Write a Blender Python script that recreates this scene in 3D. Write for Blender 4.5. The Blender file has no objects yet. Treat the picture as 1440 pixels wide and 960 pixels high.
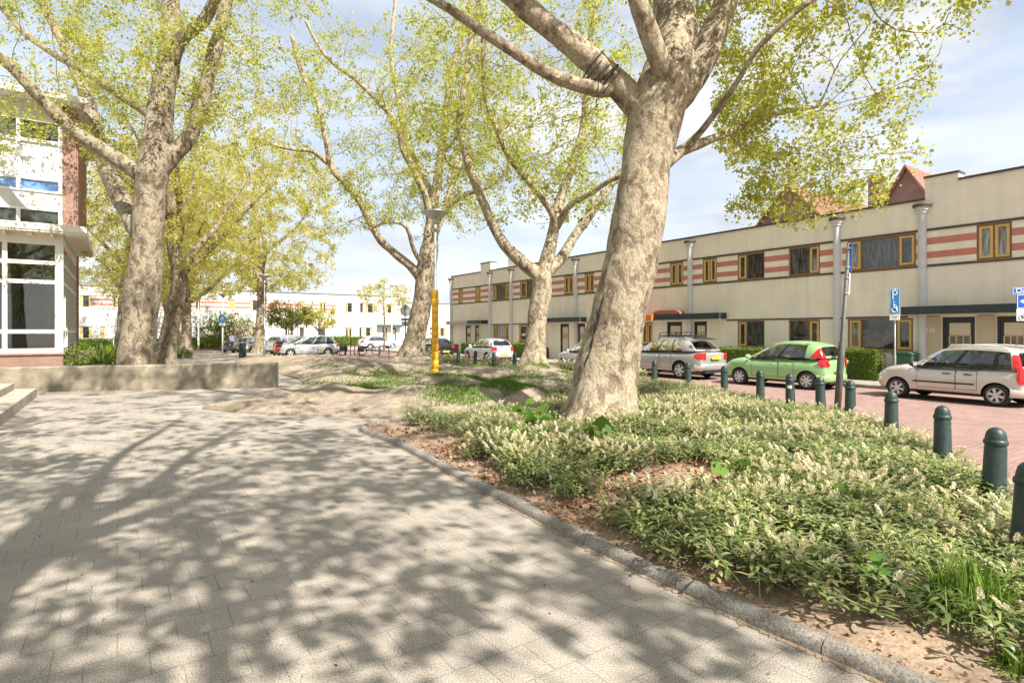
import bpy, math, random
import numpy as np
from mathutils import Vector as V, Matrix, kdtree, noise as mnoise

S = bpy.context.scene
COL = S.collection
R = math.radians
random.seed(7)

# ------------------------------------------------------------------ camera
F, HZ, CAM = 800.0, 466.0, 1.83       # focal length and horizon (in 1440 px), eye height
cd = bpy.data.cameras.new('camera'); co = bpy.data.objects.new('camera', cd); COL.objects.link(co)
co.location = (0, 0, CAM); co.rotation_euler = (R(90), 0, 0)
cd.sensor_width = 36; cd.lens = 36 * F / 1440; cd.shift_y = -(480 - HZ) / 1440
cd.clip_start = .1; cd.clip_end = 3000
S.camera = co

# street grid: d runs along the street away from us, n across it towards the houses on the right
DX, DY = -.5700, .8216
NX, NY = .8216, .5700

# ------------------------------------------------------------------ light
SUN_AZ = V((-DX * math.cos(R(6)) + NX * math.sin(R(6)), -DY * math.cos(R(6)) + NY * math.sin(R(6)), 0)).normalized()
SUN_EL = R(47)
sd = bpy.data.lights.new('sun', 'SUN'); sd.energy = 5.0; sd.angle = R(.53); sd.color = (1, .945, .85)
so = bpy.data.objects.new('sun', sd); COL.objects.link(so)
sv = V((SUN_AZ.x * math.cos(SUN_EL), SUN_AZ.y * math.cos(SUN_EL), math.sin(SUN_EL)))
so.rotation_euler = sv.to_track_quat('Z', 'Y').to_euler(); so.location = sv * 60
W = bpy.data.worlds.new('World'); S.world = W; W.use_nodes = True
wn, wl = W.node_tree.nodes, W.node_tree.links
bg = wn['Background']
sky = wn.new('ShaderNodeTexSky'); sky.sky_type = 'NISHITA'; sky.sun_disc = False
sky.sun_elevation = SUN_EL; sky.sun_rotation = math.atan2(SUN_AZ.x, SUN_AZ.y)
sky.air_density = 1.0; sky.dust_density = 1.6; sky.ozone_density = 1.0; sky.altitude = 0
tc = wn.new('ShaderNodeTexCoord'); mp = wn.new('ShaderNodeMapping'); mp.inputs['Scale'].default_value = (1.1, 1.1, 3.2)
mp.inputs['Location'].default_value = (.35, .1, .25)
nz = wn.new('ShaderNodeTexNoise'); nz.inputs['Scale'].default_value = 2.3; nz.inputs['Detail'].default_value = 9; nz.inputs['Roughness'].default_value = .55
rp = wn.new('ShaderNodeValToRGB'); rp.color_ramp.elements[0].position = .36; rp.color_ramp.elements[1].position = .60
nz2 = wn.new('ShaderNodeTexNoise'); nz2.inputs['Scale'].default_value = 5; nz2.inputs['Detail'].default_value = 6
cr = wn.new('ShaderNodeValToRGB')
cr.color_ramp.elements[0].position = .3; cr.color_ramp.elements[0].color = (2.7, 2.9, 3.2, 1)
cr.color_ramp.elements[1].position = .62; cr.color_ramp.elements[1].color = (4.1, 4.15, 4.2, 1)
sep = wn.new('ShaderNodeSeparateXYZ')
hz_ = wn.new('ShaderNodeMapRange'); hz_.inputs[1].default_value = .0; hz_.inputs[2].default_value = .35; hz_.inputs[3].default_value = .9; hz_.inputs[4].default_value = .6
mx = wn.new('ShaderNodeMath'); mx.operation = 'MAXIMUM'
mix = wn.new('ShaderNodeMixRGB')
wl.new(tc.outputs['Generated'], mp.inputs['Vector']); wl.new(mp.outputs[0], nz.inputs['Vector']); wl.new(mp.outputs[0], nz2.inputs['Vector'])
wl.new(nz.outputs['Fac'], rp.inputs[0]); wl.new(nz2.outputs['Fac'], cr.inputs[0])
wl.new(tc.outputs['Generated'], sep.inputs[0]); wl.new(sep.outputs['Z'], hz_.inputs[0])
wl.new(rp.outputs[0], mx.inputs[0]); wl.new(hz_.outputs[0], mx.inputs[1])
wl.new(mx.outputs[0], mix.inputs[0]); wl.new(sky.outputs[0], mix.inputs[1]); wl.new(cr.outputs[0], mix.inputs[2])
wl.new(mix.outputs[0], bg.inputs['Color']); bg.inputs['Strength'].default_value = .125
S.view_settings.view_transform = 'Standard'; S.view_settings.look = 'None'
S.view_settings.gamma = 1; S.view_settings.use_curve_mapping = False
S.view_settings.exposure = 1.06
S.render.engine = 'CYCLES'
S.cycles.max_bounces = 7; S.cycles.transparent_max_bounces = 12; S.cycles.diffuse_bounces = 4
S.cycles.glossy_bounces = 3; S.cycles.transmission_bounces = 5
S.cycles.sample_clamp_indirect = 6; S.cycles.use_denoising = True
S.cycles.caustics_reflective = False; S.cycles.caustics_refractive = False

# ------------------------------------------------------------------ measuring helpers
def at(px, py, Y): return V(((px - 720) / F * Y, Y, CAM - (py - HZ) / F * Y))
def gp(px, py, z=0.0):
    Y = (CAM - z) * F / (py - HZ); return V(((px - 720) / F * Y, Y, z))
def sn(s, n, z=0.0): return V((s * DX + n * NX, s * DY + n * NY, z))
def s_on(px, n):                     # street coordinate s of picture column px on the plane n = const
    u = (px - 720) / F; return n * (u * DX + DY) / (u * NX + NY)
def n_on(px, s):
    u = (px - 720) / F; return s * (u * NX + NY) / (u * DX + DY)
ROT_STREET = math.atan2(-DY, -DX)    # local x runs towards us along the street, local y = n
ROT_CROSS = math.atan2(NY, NX)       # local x = n, local y = d

# ------------------------------------------------------------------ materials
MATS = {}
def new_mat(name):
    m = bpy.data.materials.new(name); m.use_nodes = True; MATS[name] = m
    nt = m.node_tree; return m, nt.nodes, nt.links, nt.nodes['Principled BSDF']
def setin(b, **kw):
    for k, v in kw.items():
        b.inputs[k.replace('_', ' ')].default_value = v
def ramp(n, stops):
    r = n.new('ShaderNodeValToRGB'); el = r.color_ramp.elements
    while len(el) < len(stops): el.new(.5)
    for e, (p, c) in zip(el, stops): e.position = p; e.color = (*c[:3], 1)
    return r
def pm(name, col, var=.12, scale=3.0, rough=.7, bump=.15, bscale=60, metal=0, spec=.5, coat=0, bdist=.01, dirt=None):
    m, n, l, b = new_mat(name)
    t = n.new('ShaderNodeTexCoord')
    a = n.new('ShaderNodeTexNoise'); a.inputs['Scale'].default_value = scale; a.inputs['Detail'].default_value = 8; a.inputs['Roughness'].default_value = .6
    l.new(t.outputs['Object'], a.inputs['Vector'])
    lo = [max(0, c * (1 - var)) for c in col]; hi = [min(1, c * (1 + var)) for c in col]
    stops = [(.3, lo), (.7, hi)]
    if dirt: stops = [(.22, dirt), (.42, lo), (.7, hi)]
    r = ramp(n, stops); l.new(a.outputs['Fac'], r.inputs[0]); l.new(r.outputs[0], b.inputs['Base Color'])
    setin(b, Roughness=rough, Metallic=metal, Specular_IOR_Level=spec, Coat_Weight=coat)
    if bump:
        c = n.new('ShaderNodeTexNoise'); c.inputs['Scale'].default_value = bscale; c.inputs['Detail'].default_value = 4
        l.new(t.outputs['Object'], c.inputs['Vector'])
        bp = n.new('ShaderNodeBump'); bp.inputs['Strength'].default_value = bump; bp.inputs['Distance'].default_value = bdist
        l.new(c.outputs['Fac'], bp.inputs['Height']); l.new(bp.outputs[0], b.inputs['Normal'])
    return m

def streaky(m, amount=.085):
    """rain streaks and panel joints of an old rendered wall"""
    nt = m.node_tree; n, l = nt.nodes, nt.links; b = n['Principled BSDF']; src = b.inputs['Base Color'].links[0].from_socket; t = [x for x in n if x.type == 'TEX_COORD'][0]
    mp_ = n.new('ShaderNodeMapping'); mp_.inputs['Scale'].default_value = (3.2, 3.2, .16); w = n.new('ShaderNodeTexNoise'); w.inputs['Scale'].default_value = 1; w.inputs['Detail'].default_value = 7; w.inputs['Roughness'].default_value = .7
    l.new(t.outputs['Object'], mp_.inputs['Vector']); l.new(mp_.outputs[0], w.inputs['Vector']); r = ramp(n, [(.32, (1 - amount,) * 3), (.52, (1, 1, 1)), (.75, (1 + amount * .3,) * 3)]); l.new(w.outputs['Fac'], r.inputs[0])
    br = n.new('ShaderNodeTexBrick'); mq = n.new('ShaderNodeMapping'); mq.inputs['Rotation'].default_value = (R(-90), 0, 0); l.new(t.outputs['Object'], mq.inputs['Vector']); l.new(mq.outputs[0], br.inputs['Vector'])
    br.offset = 0; br.inputs['Scale'].default_value = 1; br.inputs['Brick Width'].default_value = 1.22; br.inputs['Row Height'].default_value = 30; br.inputs['Mortar Size'].default_value = .008; br.inputs['Color1'].default_value = br.inputs['Color2'].default_value = (1, 1, 1, 1); br.inputs['Mortar'].default_value = (.94, .93, .92, 1)
    m1 = n.new('ShaderNodeMixRGB'); m1.blend_type = 'MULTIPLY'; m1.inputs[0].default_value = 1; m2 = n.new('ShaderNodeMixRGB'); m2.blend_type = 'MULTIPLY'; m2.inputs[0].default_value = 1
    l.new(src, m1.inputs[1]); l.new(r.outputs[0], m1.inputs[2]); l.new(m1.outputs[0], m2.inputs[1]); l.new(br.outputs['Color'], m2.inputs[2]); l.new(m2.outputs[0], b.inputs['Base Color'])
def leaf_mat(name, cols, trans=.5, rough=.5, spec=.25):
    m, n, l, b = new_mat(name)
    g = n.new('ShaderNodeNewGeometry'); k = len(cols) - 1
    r = ramp(n, [(i / k, c) for i, c in enumerate(cols)])
    l.new(g.outputs['Random Per Island'], r.inputs[0]); l.new(r.outputs[0], b.inputs['Base Color'])
    setin(b, Roughness=rough, Specular_IOR_Level=spec)
    tr = n.new('ShaderNodeBsdfTranslucent'); l.new(r.outputs[0], tr.inputs['Color'])
    mxs = n.new('ShaderNodeMixShader'); mxs.inputs[0].default_value = trans
    out = n['Material Output']
    l.new(b.outputs[0], mxs.inputs[1]); l.new(tr.outputs[0], mxs.inputs[2]); l.new(mxs.outputs[0], out.inputs['Surface'])
    return m

def bark_mat(name, pale=1.0):
    m, n, l, b = new_mat(name)
    t = n.new('ShaderNodeTexCoord')
    mpn = n.new('ShaderNodeMapping'); mpn.inputs['Scale'].default_value = (1, 1, .66); l.new(t.outputs['Object'], mpn.inputs['Vector'])
    w = n.new('ShaderNodeTexNoise'); w.inputs['Scale'].default_value = 3.5; w.inputs['Detail'].default_value = 5; l.new(mpn.outputs[0], w.inputs['Vector'])
    ad = n.new('ShaderNodeMixRGB'); ad.blend_type = 'ADD'; ad.inputs[0].default_value = .45
    l.new(mpn.outputs[0], ad.inputs[1]); l.new(w.outputs['Color'], ad.inputs[2])
    p1 = n.new('ShaderNodeTexNoise'); p1.inputs['Scale'].default_value = 4.6; p1.inputs['Detail'].default_value = 7; p1.inputs['Roughness'].default_value = .62
    l.new(ad.outputs[0], p1.inputs['Vector'])
    k = pale
    r1 = ramp(n, [(.28, (.13 * k, .10 * k, .075 * k)), (.40, (.24 * k, .195 * k, .145 * k)), (.475, (.32 * k, .265 * k, .20 * k)),
                  (.49, (.44 * k, .385 * k, .295 * k)), (.58, (.48 * k, .425 * k, .33 * k)), (.592, (.36 * k, .335 * k, .225 * k)), (.66, (.42 * k, .385 * k, .27 * k)), (.672, (.60 * k, .54 * k, .43 * k)), (.8, (.64 * k, .58 * k, .47 * k))])
    l.new(p1.outputs['Fac'], r1.inputs[0])
    p2 = n.new('ShaderNodeTexVoronoi'); p2.inputs['Scale'].default_value = 13; l.new(ad.outputs[0], p2.inputs['Vector'])
    mxr = n.new('ShaderNodeMixRGB'); mxr.blend_type = 'MULTIPLY'; mxr.inputs[0].default_value = .85
    r2 = ramp(n, [(.0, (.62, .54, .46)), (.35, (.92, .86, .80)), (.7, (1.0, .98, .95)), (1, (1.12, 1.1, 1.02))])
    l.new(p2.outputs['Color'], r2.inputs[0]); l.new(r1.outputs[0], mxr.inputs[1]); l.new(r2.outputs[0], mxr.inputs[2])
    ff = n.new('ShaderNodeTexNoise'); ff.inputs['Scale'].default_value = 38; ff.inputs['Detail'].default_value = 6; ff.inputs['Roughness'].default_value = .75; l.new(mpn.outputs[0], ff.inputs['Vector'])
    r5 = ramp(n, [(.36, (.5, .46, .42)), (.46, (.95, .94, .93)), (.62, (1.06, 1.06, 1.05))]); l.new(ff.outputs['Fac'], r5.inputs[0]); mu5 = n.new('ShaderNodeMixRGB'); mu5.blend_type = 'MULTIPLY'; mu5.inputs[0].default_value = 1
    l.new(mxr.outputs[0], mu5.inputs[1]); l.new(r5.outputs[0], mu5.inputs[2]); l.new(mu5.outputs[0], b.inputs['Base Color']); setin(b, Roughness=.85, Specular_IOR_Level=.2)
    f = n.new('ShaderNodeTexNoise'); f.inputs['Scale'].default_value = 14; f.inputs['Detail'].default_value = 9; f.inputs['Roughness'].default_value = .7
    l.new(mpn.outputs[0], f.inputs['Vector'])
    sm = n.new('ShaderNodeMath'); sm.operation = 'ADD'; l.new(p1.outputs['Fac'], sm.inputs[0]); l.new(f.outputs['Fac'], sm.inputs[1])
    bp = n.new('ShaderNodeBump'); bp.inputs['Strength'].default_value = .9; bp.inputs['Distance'].default_value = .05
    l.new(sm.outputs[0], bp.inputs['Height']); l.new(bp.outputs[0], b.inputs['Normal'])
    return m

def thin_glass(name, tint=(.75, .8, .8), amount=.75, rough=.02):
    m, n, l, b = new_mat(name)
    n.remove(b)
    tr = n.new('ShaderNodeBsdfTransparent'); tr.inputs[0].default_value = (*[c * amount for c in tint], 1)
    gl = n.new('ShaderNodeBsdfGlossy'); gl.inputs['Roughness'].default_value = rough
    fr = n.new('ShaderNodeFresnel'); fr.inputs['IOR'].default_value = 1.6
    mp_ = n.new('ShaderNodeMath'); mp_.operation = 'MULTIPLY_ADD'; mp_.inputs[1].default_value = 1.3; mp_.inputs[2].default_value = .04
    l.new(fr.outputs[0], mp_.inputs[0])
    mxs = n.new('ShaderNodeMixShader'); l.new(mp_.outputs[0], mxs.inputs[0]); l.new(tr.outputs[0], mxs.inputs[1]); l.new(gl.outputs[0], mxs.inputs[2])
    l.new(mxs.outputs[0], n['Material Output'].inputs['Surface'])
    return m

def pane_mat(name, c0, c1, stripes=True, rough=.05):
    """window pane seen from outdoors: dark room, hanging curtain folds, glossy glass"""
    m, n, l, b = new_mat(name)
    t = n.new('ShaderNodeTexCoord'); w = n.new('ShaderNodeTexNoise'); w.inputs['Scale'].default_value = 5; w.inputs['Detail'].default_value = 3
    mpn = n.new('ShaderNodeMapping'); mpn.inputs['Scale'].default_value = (3.2, .3, .35) if stripes else (.8, .8, .8); l.new(t.outputs['Object'], mpn.inputs['Vector']); l.new(mpn.outputs[0], w.inputs['Vector'])
    r = ramp(n, [(.42, c0), (.62, c1)]); l.new(w.outputs['Fac'], r.inputs[0]); l.new(r.outputs[0], b.inputs['Base Color'])
    setin(b, Roughness=rough, Specular_IOR_Level=.9, IOR=1.55)
    return m

def brick_mat(name, c1, c2, mortar, bw=.22, bh=.065, msize=.008, rot=0, offset=.5, var=.5, rough=.85, bump=.4, proj='XY', grain=.3):
    m, n, l, b = new_mat(name)
    t = n.new('ShaderNodeTexCoord'); mpn = n.new('ShaderNodeMapping')
    if proj == 'XZ': mpn.inputs['Rotation'].default_value = (R(-90), 0, 0)
    elif proj == 'YZ': mpn.inputs['Rotation'].default_value = (R(-90), 0, R(-90))
    else: mpn.inputs['Rotation'].default_value = (0, 0, rot)
    l.new(t.outputs['Object'], mpn.inputs['Vector'])
    br = n.new('ShaderNodeTexBrick'); l.new(mpn.outputs[0], br.inputs['Vector'])
    br.inputs['Scale'].default_value = 1; br.inputs['Brick Width'].default_value = bw; br.inputs['Row Height'].default_value = bh
    br.inputs['Mortar Size'].default_value = msize; br.inputs['Mortar Smooth'].default_value = .2; br.offset = offset; br.inputs['Bias'].default_value = 0
    br.inputs['Color1'].default_value = (*c1, 1); br.inputs['Color2'].default_value = (*c2, 1); br.inputs['Mortar'].default_value = (*mortar, 1)
    a = n.new('ShaderNodeTexNoise'); a.inputs['Scale'].default_value = .9; a.inputs['Detail'].default_value = 9; a.inputs['Roughness'].default_value = .65; l.new(t.outputs['Object'], a.inputs['Vector'])
    r = ramp(n, [(.3, (1 - var,) * 3), (.7, (1 + var * .5,) * 3)]); l.new(a.outputs['Fac'], r.inputs[0])
    mu = n.new('ShaderNodeMixRGB'); mu.blend_type = 'MULTIPLY'; mu.inputs[0].default_value = 1; l.new(br.outputs['Color'], mu.inputs[1]); l.new(r.outputs[0], mu.inputs[2])
    g = n.new('ShaderNodeTexNoise'); g.inputs['Scale'].default_value = 170; g.inputs['Detail'].default_value = 3; l.new(t.outputs['Object'], g.inputs['Vector'])
    r3 = ramp(n, [(.3, (1 - grain,) * 3), (.7, (1 + grain * .9,) * 3)]); g.inputs['Scale'].default_value = 110 if grain > .35 else 170; l.new(g.outputs['Fac'], r3.inputs[0])
    mu2 = n.new('ShaderNodeMixRGB'); mu2.blend_type = 'MULTIPLY'; mu2.inputs[0].default_value = 1; l.new(mu.outputs[0], mu2.inputs[1]); l.new(r3.outputs[0], mu2.inputs[2])
    l.new(mu2.outputs[0], b.inputs['Base Color']); setin(b, Roughness=rough, Specular_IOR_Level=.3)
    mt = n.new('ShaderNodeMath'); mt.operation = 'MULTIPLY_ADD'; mt.inputs[1].default_value = -1.2; l.new(br.outputs['Fac'], mt.inputs[0]); l.new(g.outputs['Fac'], mt.inputs[2])
    bp = n.new('ShaderNodeBump'); bp.inputs['Strength'].default_value = bump; bp.inputs['Distance'].default_value = .006
    l.new(mt.outputs[0], bp.inputs['Height']); l.new(bp.outputs[0], b.inputs['Normal'])
    return m

def speckle(name, col, dark, light, scale=95):
    m = pm(name, col, .2, 3, .92, .7, scale, bdist=.006, dirt=tuple(c * .7 for c in col)); nt = m.node_tree; n, l = nt.nodes, nt.links; b = n['Principled BSDF']
    src = b.inputs['Base Color'].links[0].from_socket; t = [x for x in n if x.type == 'TEX_COORD'][0]
    v = n.new('ShaderNodeTexVoronoi'); v.inputs['Scale'].default_value = scale; l.new(t.outputs['Object'], v.inputs['Vector']); r = ramp(n, [(.0, dark), (.5, (1, 1, 1)), (1, light)]); l.new(v.outputs['Color'], r.inputs[0])
    mu = n.new('ShaderNodeMixRGB'); mu.blend_type = 'MULTIPLY'; mu.inputs[0].default_value = 1; l.new(src, mu.inputs[1]); l.new(r.outputs[0], mu.inputs[2]); l.new(mu.outputs[0], b.inputs['Base Color']); return m
M = dict(
    cream=pm('cream render', (.84, .78, .645), .05, 1.2, .85, .12, 120, dirt=(.74, .685, .56)),
    white_render=pm('white render', (.60, .585, .555), .06, .8, .85, .1, 100),
    grey_render=pm('grey render', (.42, .41, .39), .1, 2, .85, .15, 100),
    stripe=pm('red stripe tile', (.54, .20, .145), .12, 4, .6, .1),
    pilaster=pm('pale grey pilaster', (.58, .58, .58), .07, 3, .6, .05),
    coping=pm('dark coping', (.07, .06, .055), .2, 4, .7, .1),
    ochre=pm('ochre painted wood', (.62, .42, .15), .1, 6, .5, .05),
    brown=pm('brown painted wood', (.24, .13, .06), .15, 6, .5, .05),
    canopy=pm('dark green canopy', (.022, .036, .036), .15, 4, .4, .05),
    orange=pm('orange awning', (.80, .17, .03), .1, 6, .7, .1),
    tan=pm('tan panel', (.50, .42, .29), .08, 3, .7, .05),
    plum=pm('plum brick plinth', (.20, .06, .055), .2, 10, .8, .2),
    door=pm('door black', (.018, .02, .022), .2, 4, .4, .02),
    doorpanel=pm('door pale panel', (.62, .54, .42), .06, 3, .6, .02),
    pane=pane_mat('window pane', (.02, .024, .026), (.10, .10, .09), True),
    pane_clear=pane_mat('window pane clear', (.012, .016, .016), (.06, .07, .06), False),
    pane_blind=pane_mat('window pane blind', (.60, .62, .60), (.78, .78, .74), False, .15),
    pane_net=pane_mat('window pane with net curtain', (.10, .105, .10), (.34, .34, .32), True, .06),
    pane_blue=pane_mat('blue glazed panel', (.12, .26, .60), (.17, .34, .70), False, .12),
    white_wood=pm('white painted wood', (.72, .69, .62), .05, 3, .5, .04, dirt=(.58, .55, .48)),
    white_metal=pm('white lacquered metal', (.72, .72, .70), .05, 4, .4, .03),
    soffit=pm('cream soffit boards', (.72, .66, .53), .06, 4, .6, .05),
    galv=pm('galvanised steel', (.42, .43, .43), .12, 9, .45, .05, metal=.6),
    pole_grey=pm('weathered steel pole', (.12, .115, .11), .25, 9, .6, .1, metal=.1),
    dark_metal=pm('dark metal', (.035, .037, .04), .2, 8, .5, .05, metal=.2),
    bollard=pm('bollard green paint', (.020, .045, .040), .3, 9, .5, .2, 40, coat=.1, dirt=(.06, .072, .062)),
    yellow=pm('yellow painted rings', (.86, .46, .02), .12, 6, .5, .12, 30, dirt=(.66, .30, .015)),
    concrete=pm('weathered concrete', (.29, .25, .18), .32, 2.2, .9, .5, 60, dirt=(.13, .115, .062)),
    kerbstone=None,
    step=pm('step concrete', (.40, .36, .29), .2, 4, .9, .4, 90, dirt=(.26, .23, .16)),
    soil=pm('dry soil', (.37, .27, .185), .32, 5, .95, .8, 40, bdist=.03, dirt=(.17, .115, .07)),
    tarmac_mound=None,
    rubber=pm('tyre rubber', (.018, .018, .018), .2, 10, .8, .1),
    alloy=pm('alloy rim', (.62, .62, .62), .06, 10, .35, .03, metal=.15),
    car_black=pm('black plastic trim', (.02, .02, .021), .2, 10, .55, .05),
    red_lens=pm('red lamp lens', (.60, .015, .02), .15, 12, .12, .05, coat=.6),
    clear_lens=pm('clear lamp lens', (.62, .64, .66), .15, 14, .1, .05, metal=.5),
    plate=pm('yellow number plate', (.80, .55, .03), .05, 8, .4, .02),
    seat=pm('seat fabric', (.03, .035, .05), .2, 20, .9, .1),
    car_glass=thin_glass('car glass', (.5, .6, .57), .62),
    shop_glass=thin_glass('large window glass', (.82, .86, .84), .85),
    sign_blue=pm('sign blue', (.012, .11, .48), .05, 5, .35, 0),
    sign_light_blue=pm('sign light blue', (.03, .25, .62), .05, 5, .35, 0),
    sign_white=pm('sign white', (.80, .80, .79), .03, 5, .4, 0),
    sign_back=pm('sign back aluminium', (.46, .47, .47), .06, 6, .45, .02, metal=.5),
    bin_green=pm('green bin plastic', (.03, .10, .055), .12, 6, .45, .03),
    bin_dark=pm('dark green bin plastic', (.02, .09, .08), .12, 6, .45, .03),
    terracotta=pm('dark pot', (.035, .035, .035), .2, 10, .7, .1),
    roof_tile=None,
    brick_dark=None,
    ink=pm('dark lettering', (.03, .03, .03), .1, 5, .5, 0),
    red_sign=pm('red lettering', (.70, .04, .06), .1, 5, .5, 0),
    room=pm('dim interior wall', (.66, .63, .56), .1, 2, .9, 0),
    shelf=pm('ochre wood cupboard', (.42, .25, .07), .15, 4, .6, 0),
    moped_grey=pm('scooter paint', (.10, .105, .115), .1, 8, .3, .02, coat=.5),
    moped_red=pm('red moped panel', (.45, .06, .04), .1, 8, .35, .02, coat=.4),
)
streaky(M['cream']); streaky(M['white_render'], .1); streaky(M['stripe'], .1)
M['tarmac_mound'] = pm('worn earth mound', (.33, .27, .205), .22, 1.6, .95, .6, 45, bdist=.02, dirt=(.25, .19, .13))
def mossy(m, col, scale=.9, lo=.5, hi=.62):
    nt = m.node_tree; n, l = nt.nodes, nt.links; b = n['Principled BSDF']; src = b.inputs['Base Color'].links[0].from_socket; t = [x for x in n if x.type == 'TEX_COORD'][0]
    w = n.new('ShaderNodeTexNoise'); w.inputs['Scale'].default_value = scale; w.inputs['Detail'].default_value = 10; w.inputs['Roughness'].default_value = .7; l.new(t.outputs['Object'], w.inputs['Vector'])
    r = ramp(n, [(lo, (0, 0, 0)), (hi, (1, 1, 1))]); l.new(w.outputs['Fac'], r.inputs[0]); mx_ = n.new('ShaderNodeMixRGB'); l.new(r.outputs[0], mx_.inputs[0]); l.new(src, mx_.inputs[1]); mx_.inputs[2].default_value = (*col, 1); l.new(mx_.outputs[0], b.inputs['Base Color'])
M['tarmac_mound'] = speckle('worn earth mound', (.30, .245, .19), (.55, .5, .46), (1.3, 1.25, 1.2), 40); mossy(M['tarmac_mound'], (.16, .145, .07), .8, .52, .66); mossy(M['tarmac_mound'], (.19, .14, .095), 2.1, .54, .64)
M['roof_tile'] = brick_mat('red roof tiles', (.33, .15, .115), (.27, .12, .095), (.15, .08, .06), .22, .28, .02, proj='XY', bump=.8, var=.3)
M['brick_dark'] = brick_mat('purple brown brick', (.20, .10, .085), (.15, .075, .07), (.16, .13, .12), proj='XZ', var=.2)
M['brick_red'] = brick_mat('red brick', (.34, .175, .13), (.28, .14, .105), (.36, .30, .26), proj='XZ', var=.2)
M['brick_red_y'] = brick_mat('red brick side', (.34, .175, .13), (.28, .14, .105), (.36, .30, .26), proj='YZ', var=.2)
M['brick_low'] = brick_mat('brown brick plinth', (.30, .17, .125), (.24, .13, .10), (.3, .25, .2), proj='XZ', var=.25)
M['paving'] = brick_mat('grey paving slabs', (.355, .314, .268), (.328, .291, .248), (.255, .225, .190), .3, .30, .005, rot=-ROT_CROSS, var=.24, bump=.45, grain=.55)
M['paving2'] = brick_mat('pavement slabs', (.36, .33, .29), (.32, .295, .26), (.2, .18, .15), .3, .3, .008, rot=-ROT_STREET, var=.2, bump=.3)
M['road'] = brick_mat('red brick road', (.34, .215, .185), (.285, .18, .16), (.22, .165, .145), .21, .105, .009, rot=-ROT_CROSS, var=.18, bump=.5)
M['kerbstone'] = speckle('kerb concrete', (.245, .222, .195), (.5, .48, .46), (1.5, 1.48, 1.42))
M['soil'] = speckle('dry soil', (.29, .215, .152), (.6, .55, .5), (1.25, 1.2, 1.15), 60)
M['scar'] = pm('dark rotten bark', (.035, .027, .02), .5, 14, .95, 1.0, 40, bdist=.03, dirt=(.01, .008, .006))
M['ground'] = pm('dusty ground', (.30, .27, .225), .2, .6, .95, .4, 30)
M['bark'] = bark_mat('plane tree bark', .74); M['bark_pale'] = bark_mat('pale plane tree bark', .95)
M['bark_dark'] = bark_mat('brown bark', .6)
M['leaf_near'] = leaf_mat('young plane leaves', [(.30, .36, .045), (.44, .47, .065), (.56, .54, .11), (.37, .42, .05), (.63, .57, .20)], .6)
M['leaf_far'] = leaf_mat('spring plane leaves', [(.46, .46, .085), (.57, .53, .12), (.67, .60, .20), (.50, .49, .10)], .6)
M['leaf_hedge'] = leaf_mat('hedge leaves', [(.07, .13, .012), (.15, .22, .02), (.22, .28, .03), (.11, .18, .018)], .35)
M['leaf_shrub'] = leaf_mat('shrub leaves', [(.05, .10, .02), (.10, .16, .03), (.16, .20, .06)], .3)
M['leaf_cover'] = leaf_mat('ground cover leaves', [(.10, .16, .04), (.19, .25, .06), (.31, .34, .11), (.44, .43, .22), (.15, .22, .07), (.36, .37, .14)], .3, .38, .5)
def patchy(m, dark=.55, light=1.12, scale=1.1):
    """stands of older and younger plants: leaf tone varies over a metre or so"""
    nt = m.node_tree; n, l = nt.nodes, nt.links; r = [x for x in n if x.type == 'VALTORGB'][0]; outs = [k.to_socket for k in r.outputs[0].links]
    t = n.new('ShaderNodeTexCoord'); w = n.new('ShaderNodeTexNoise'); w.inputs['Scale'].default_value = scale; w.inputs['Detail'].default_value = 5; l.new(t.outputs['Object'], w.inputs['Vector'])
    q = ramp(n, [(.36, (dark, dark * 1.04, dark)), (.6, (light, light, light))]); l.new(w.outputs['Fac'], q.inputs[0]); mu = n.new('ShaderNodeMixRGB'); mu.blend_type = 'MULTIPLY'; mu.inputs[0].default_value = 1; l.new(r.outputs[0], mu.inputs[1]); l.new(q.outputs[0], mu.inputs[2])
    for o in outs: l.new(mu.outputs[0], o)
patchy(M['leaf_cover'])
M['leaf_cream'] = leaf_mat('cream flower spikes', [(.66, .58, .37), (.76, .69, .48), (.56, .52, .30)], .3)
M['leaf_bright'] = leaf_mat('bright broad leaves', [(.07, .16, .025), (.11, .22, .035), (.17, .27, .05)], .4)
M['leaf_brown'] = leaf_mat('fallen leaves', [(.24, .115, .06), (.36, .19, .105), (.46, .30, .19), (.17, .085, .05)], .15, .8)
M['leaf_red'] = leaf_mat('red young leaves', [(.42, .26, .13), (.50, .36, .15), (.46, .30, .16)], .35)
M['grass'] = leaf_mat('grass blades', [(.09, .17, .02), (.14, .24, .03), (.22, .30, .06)], .3)

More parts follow.
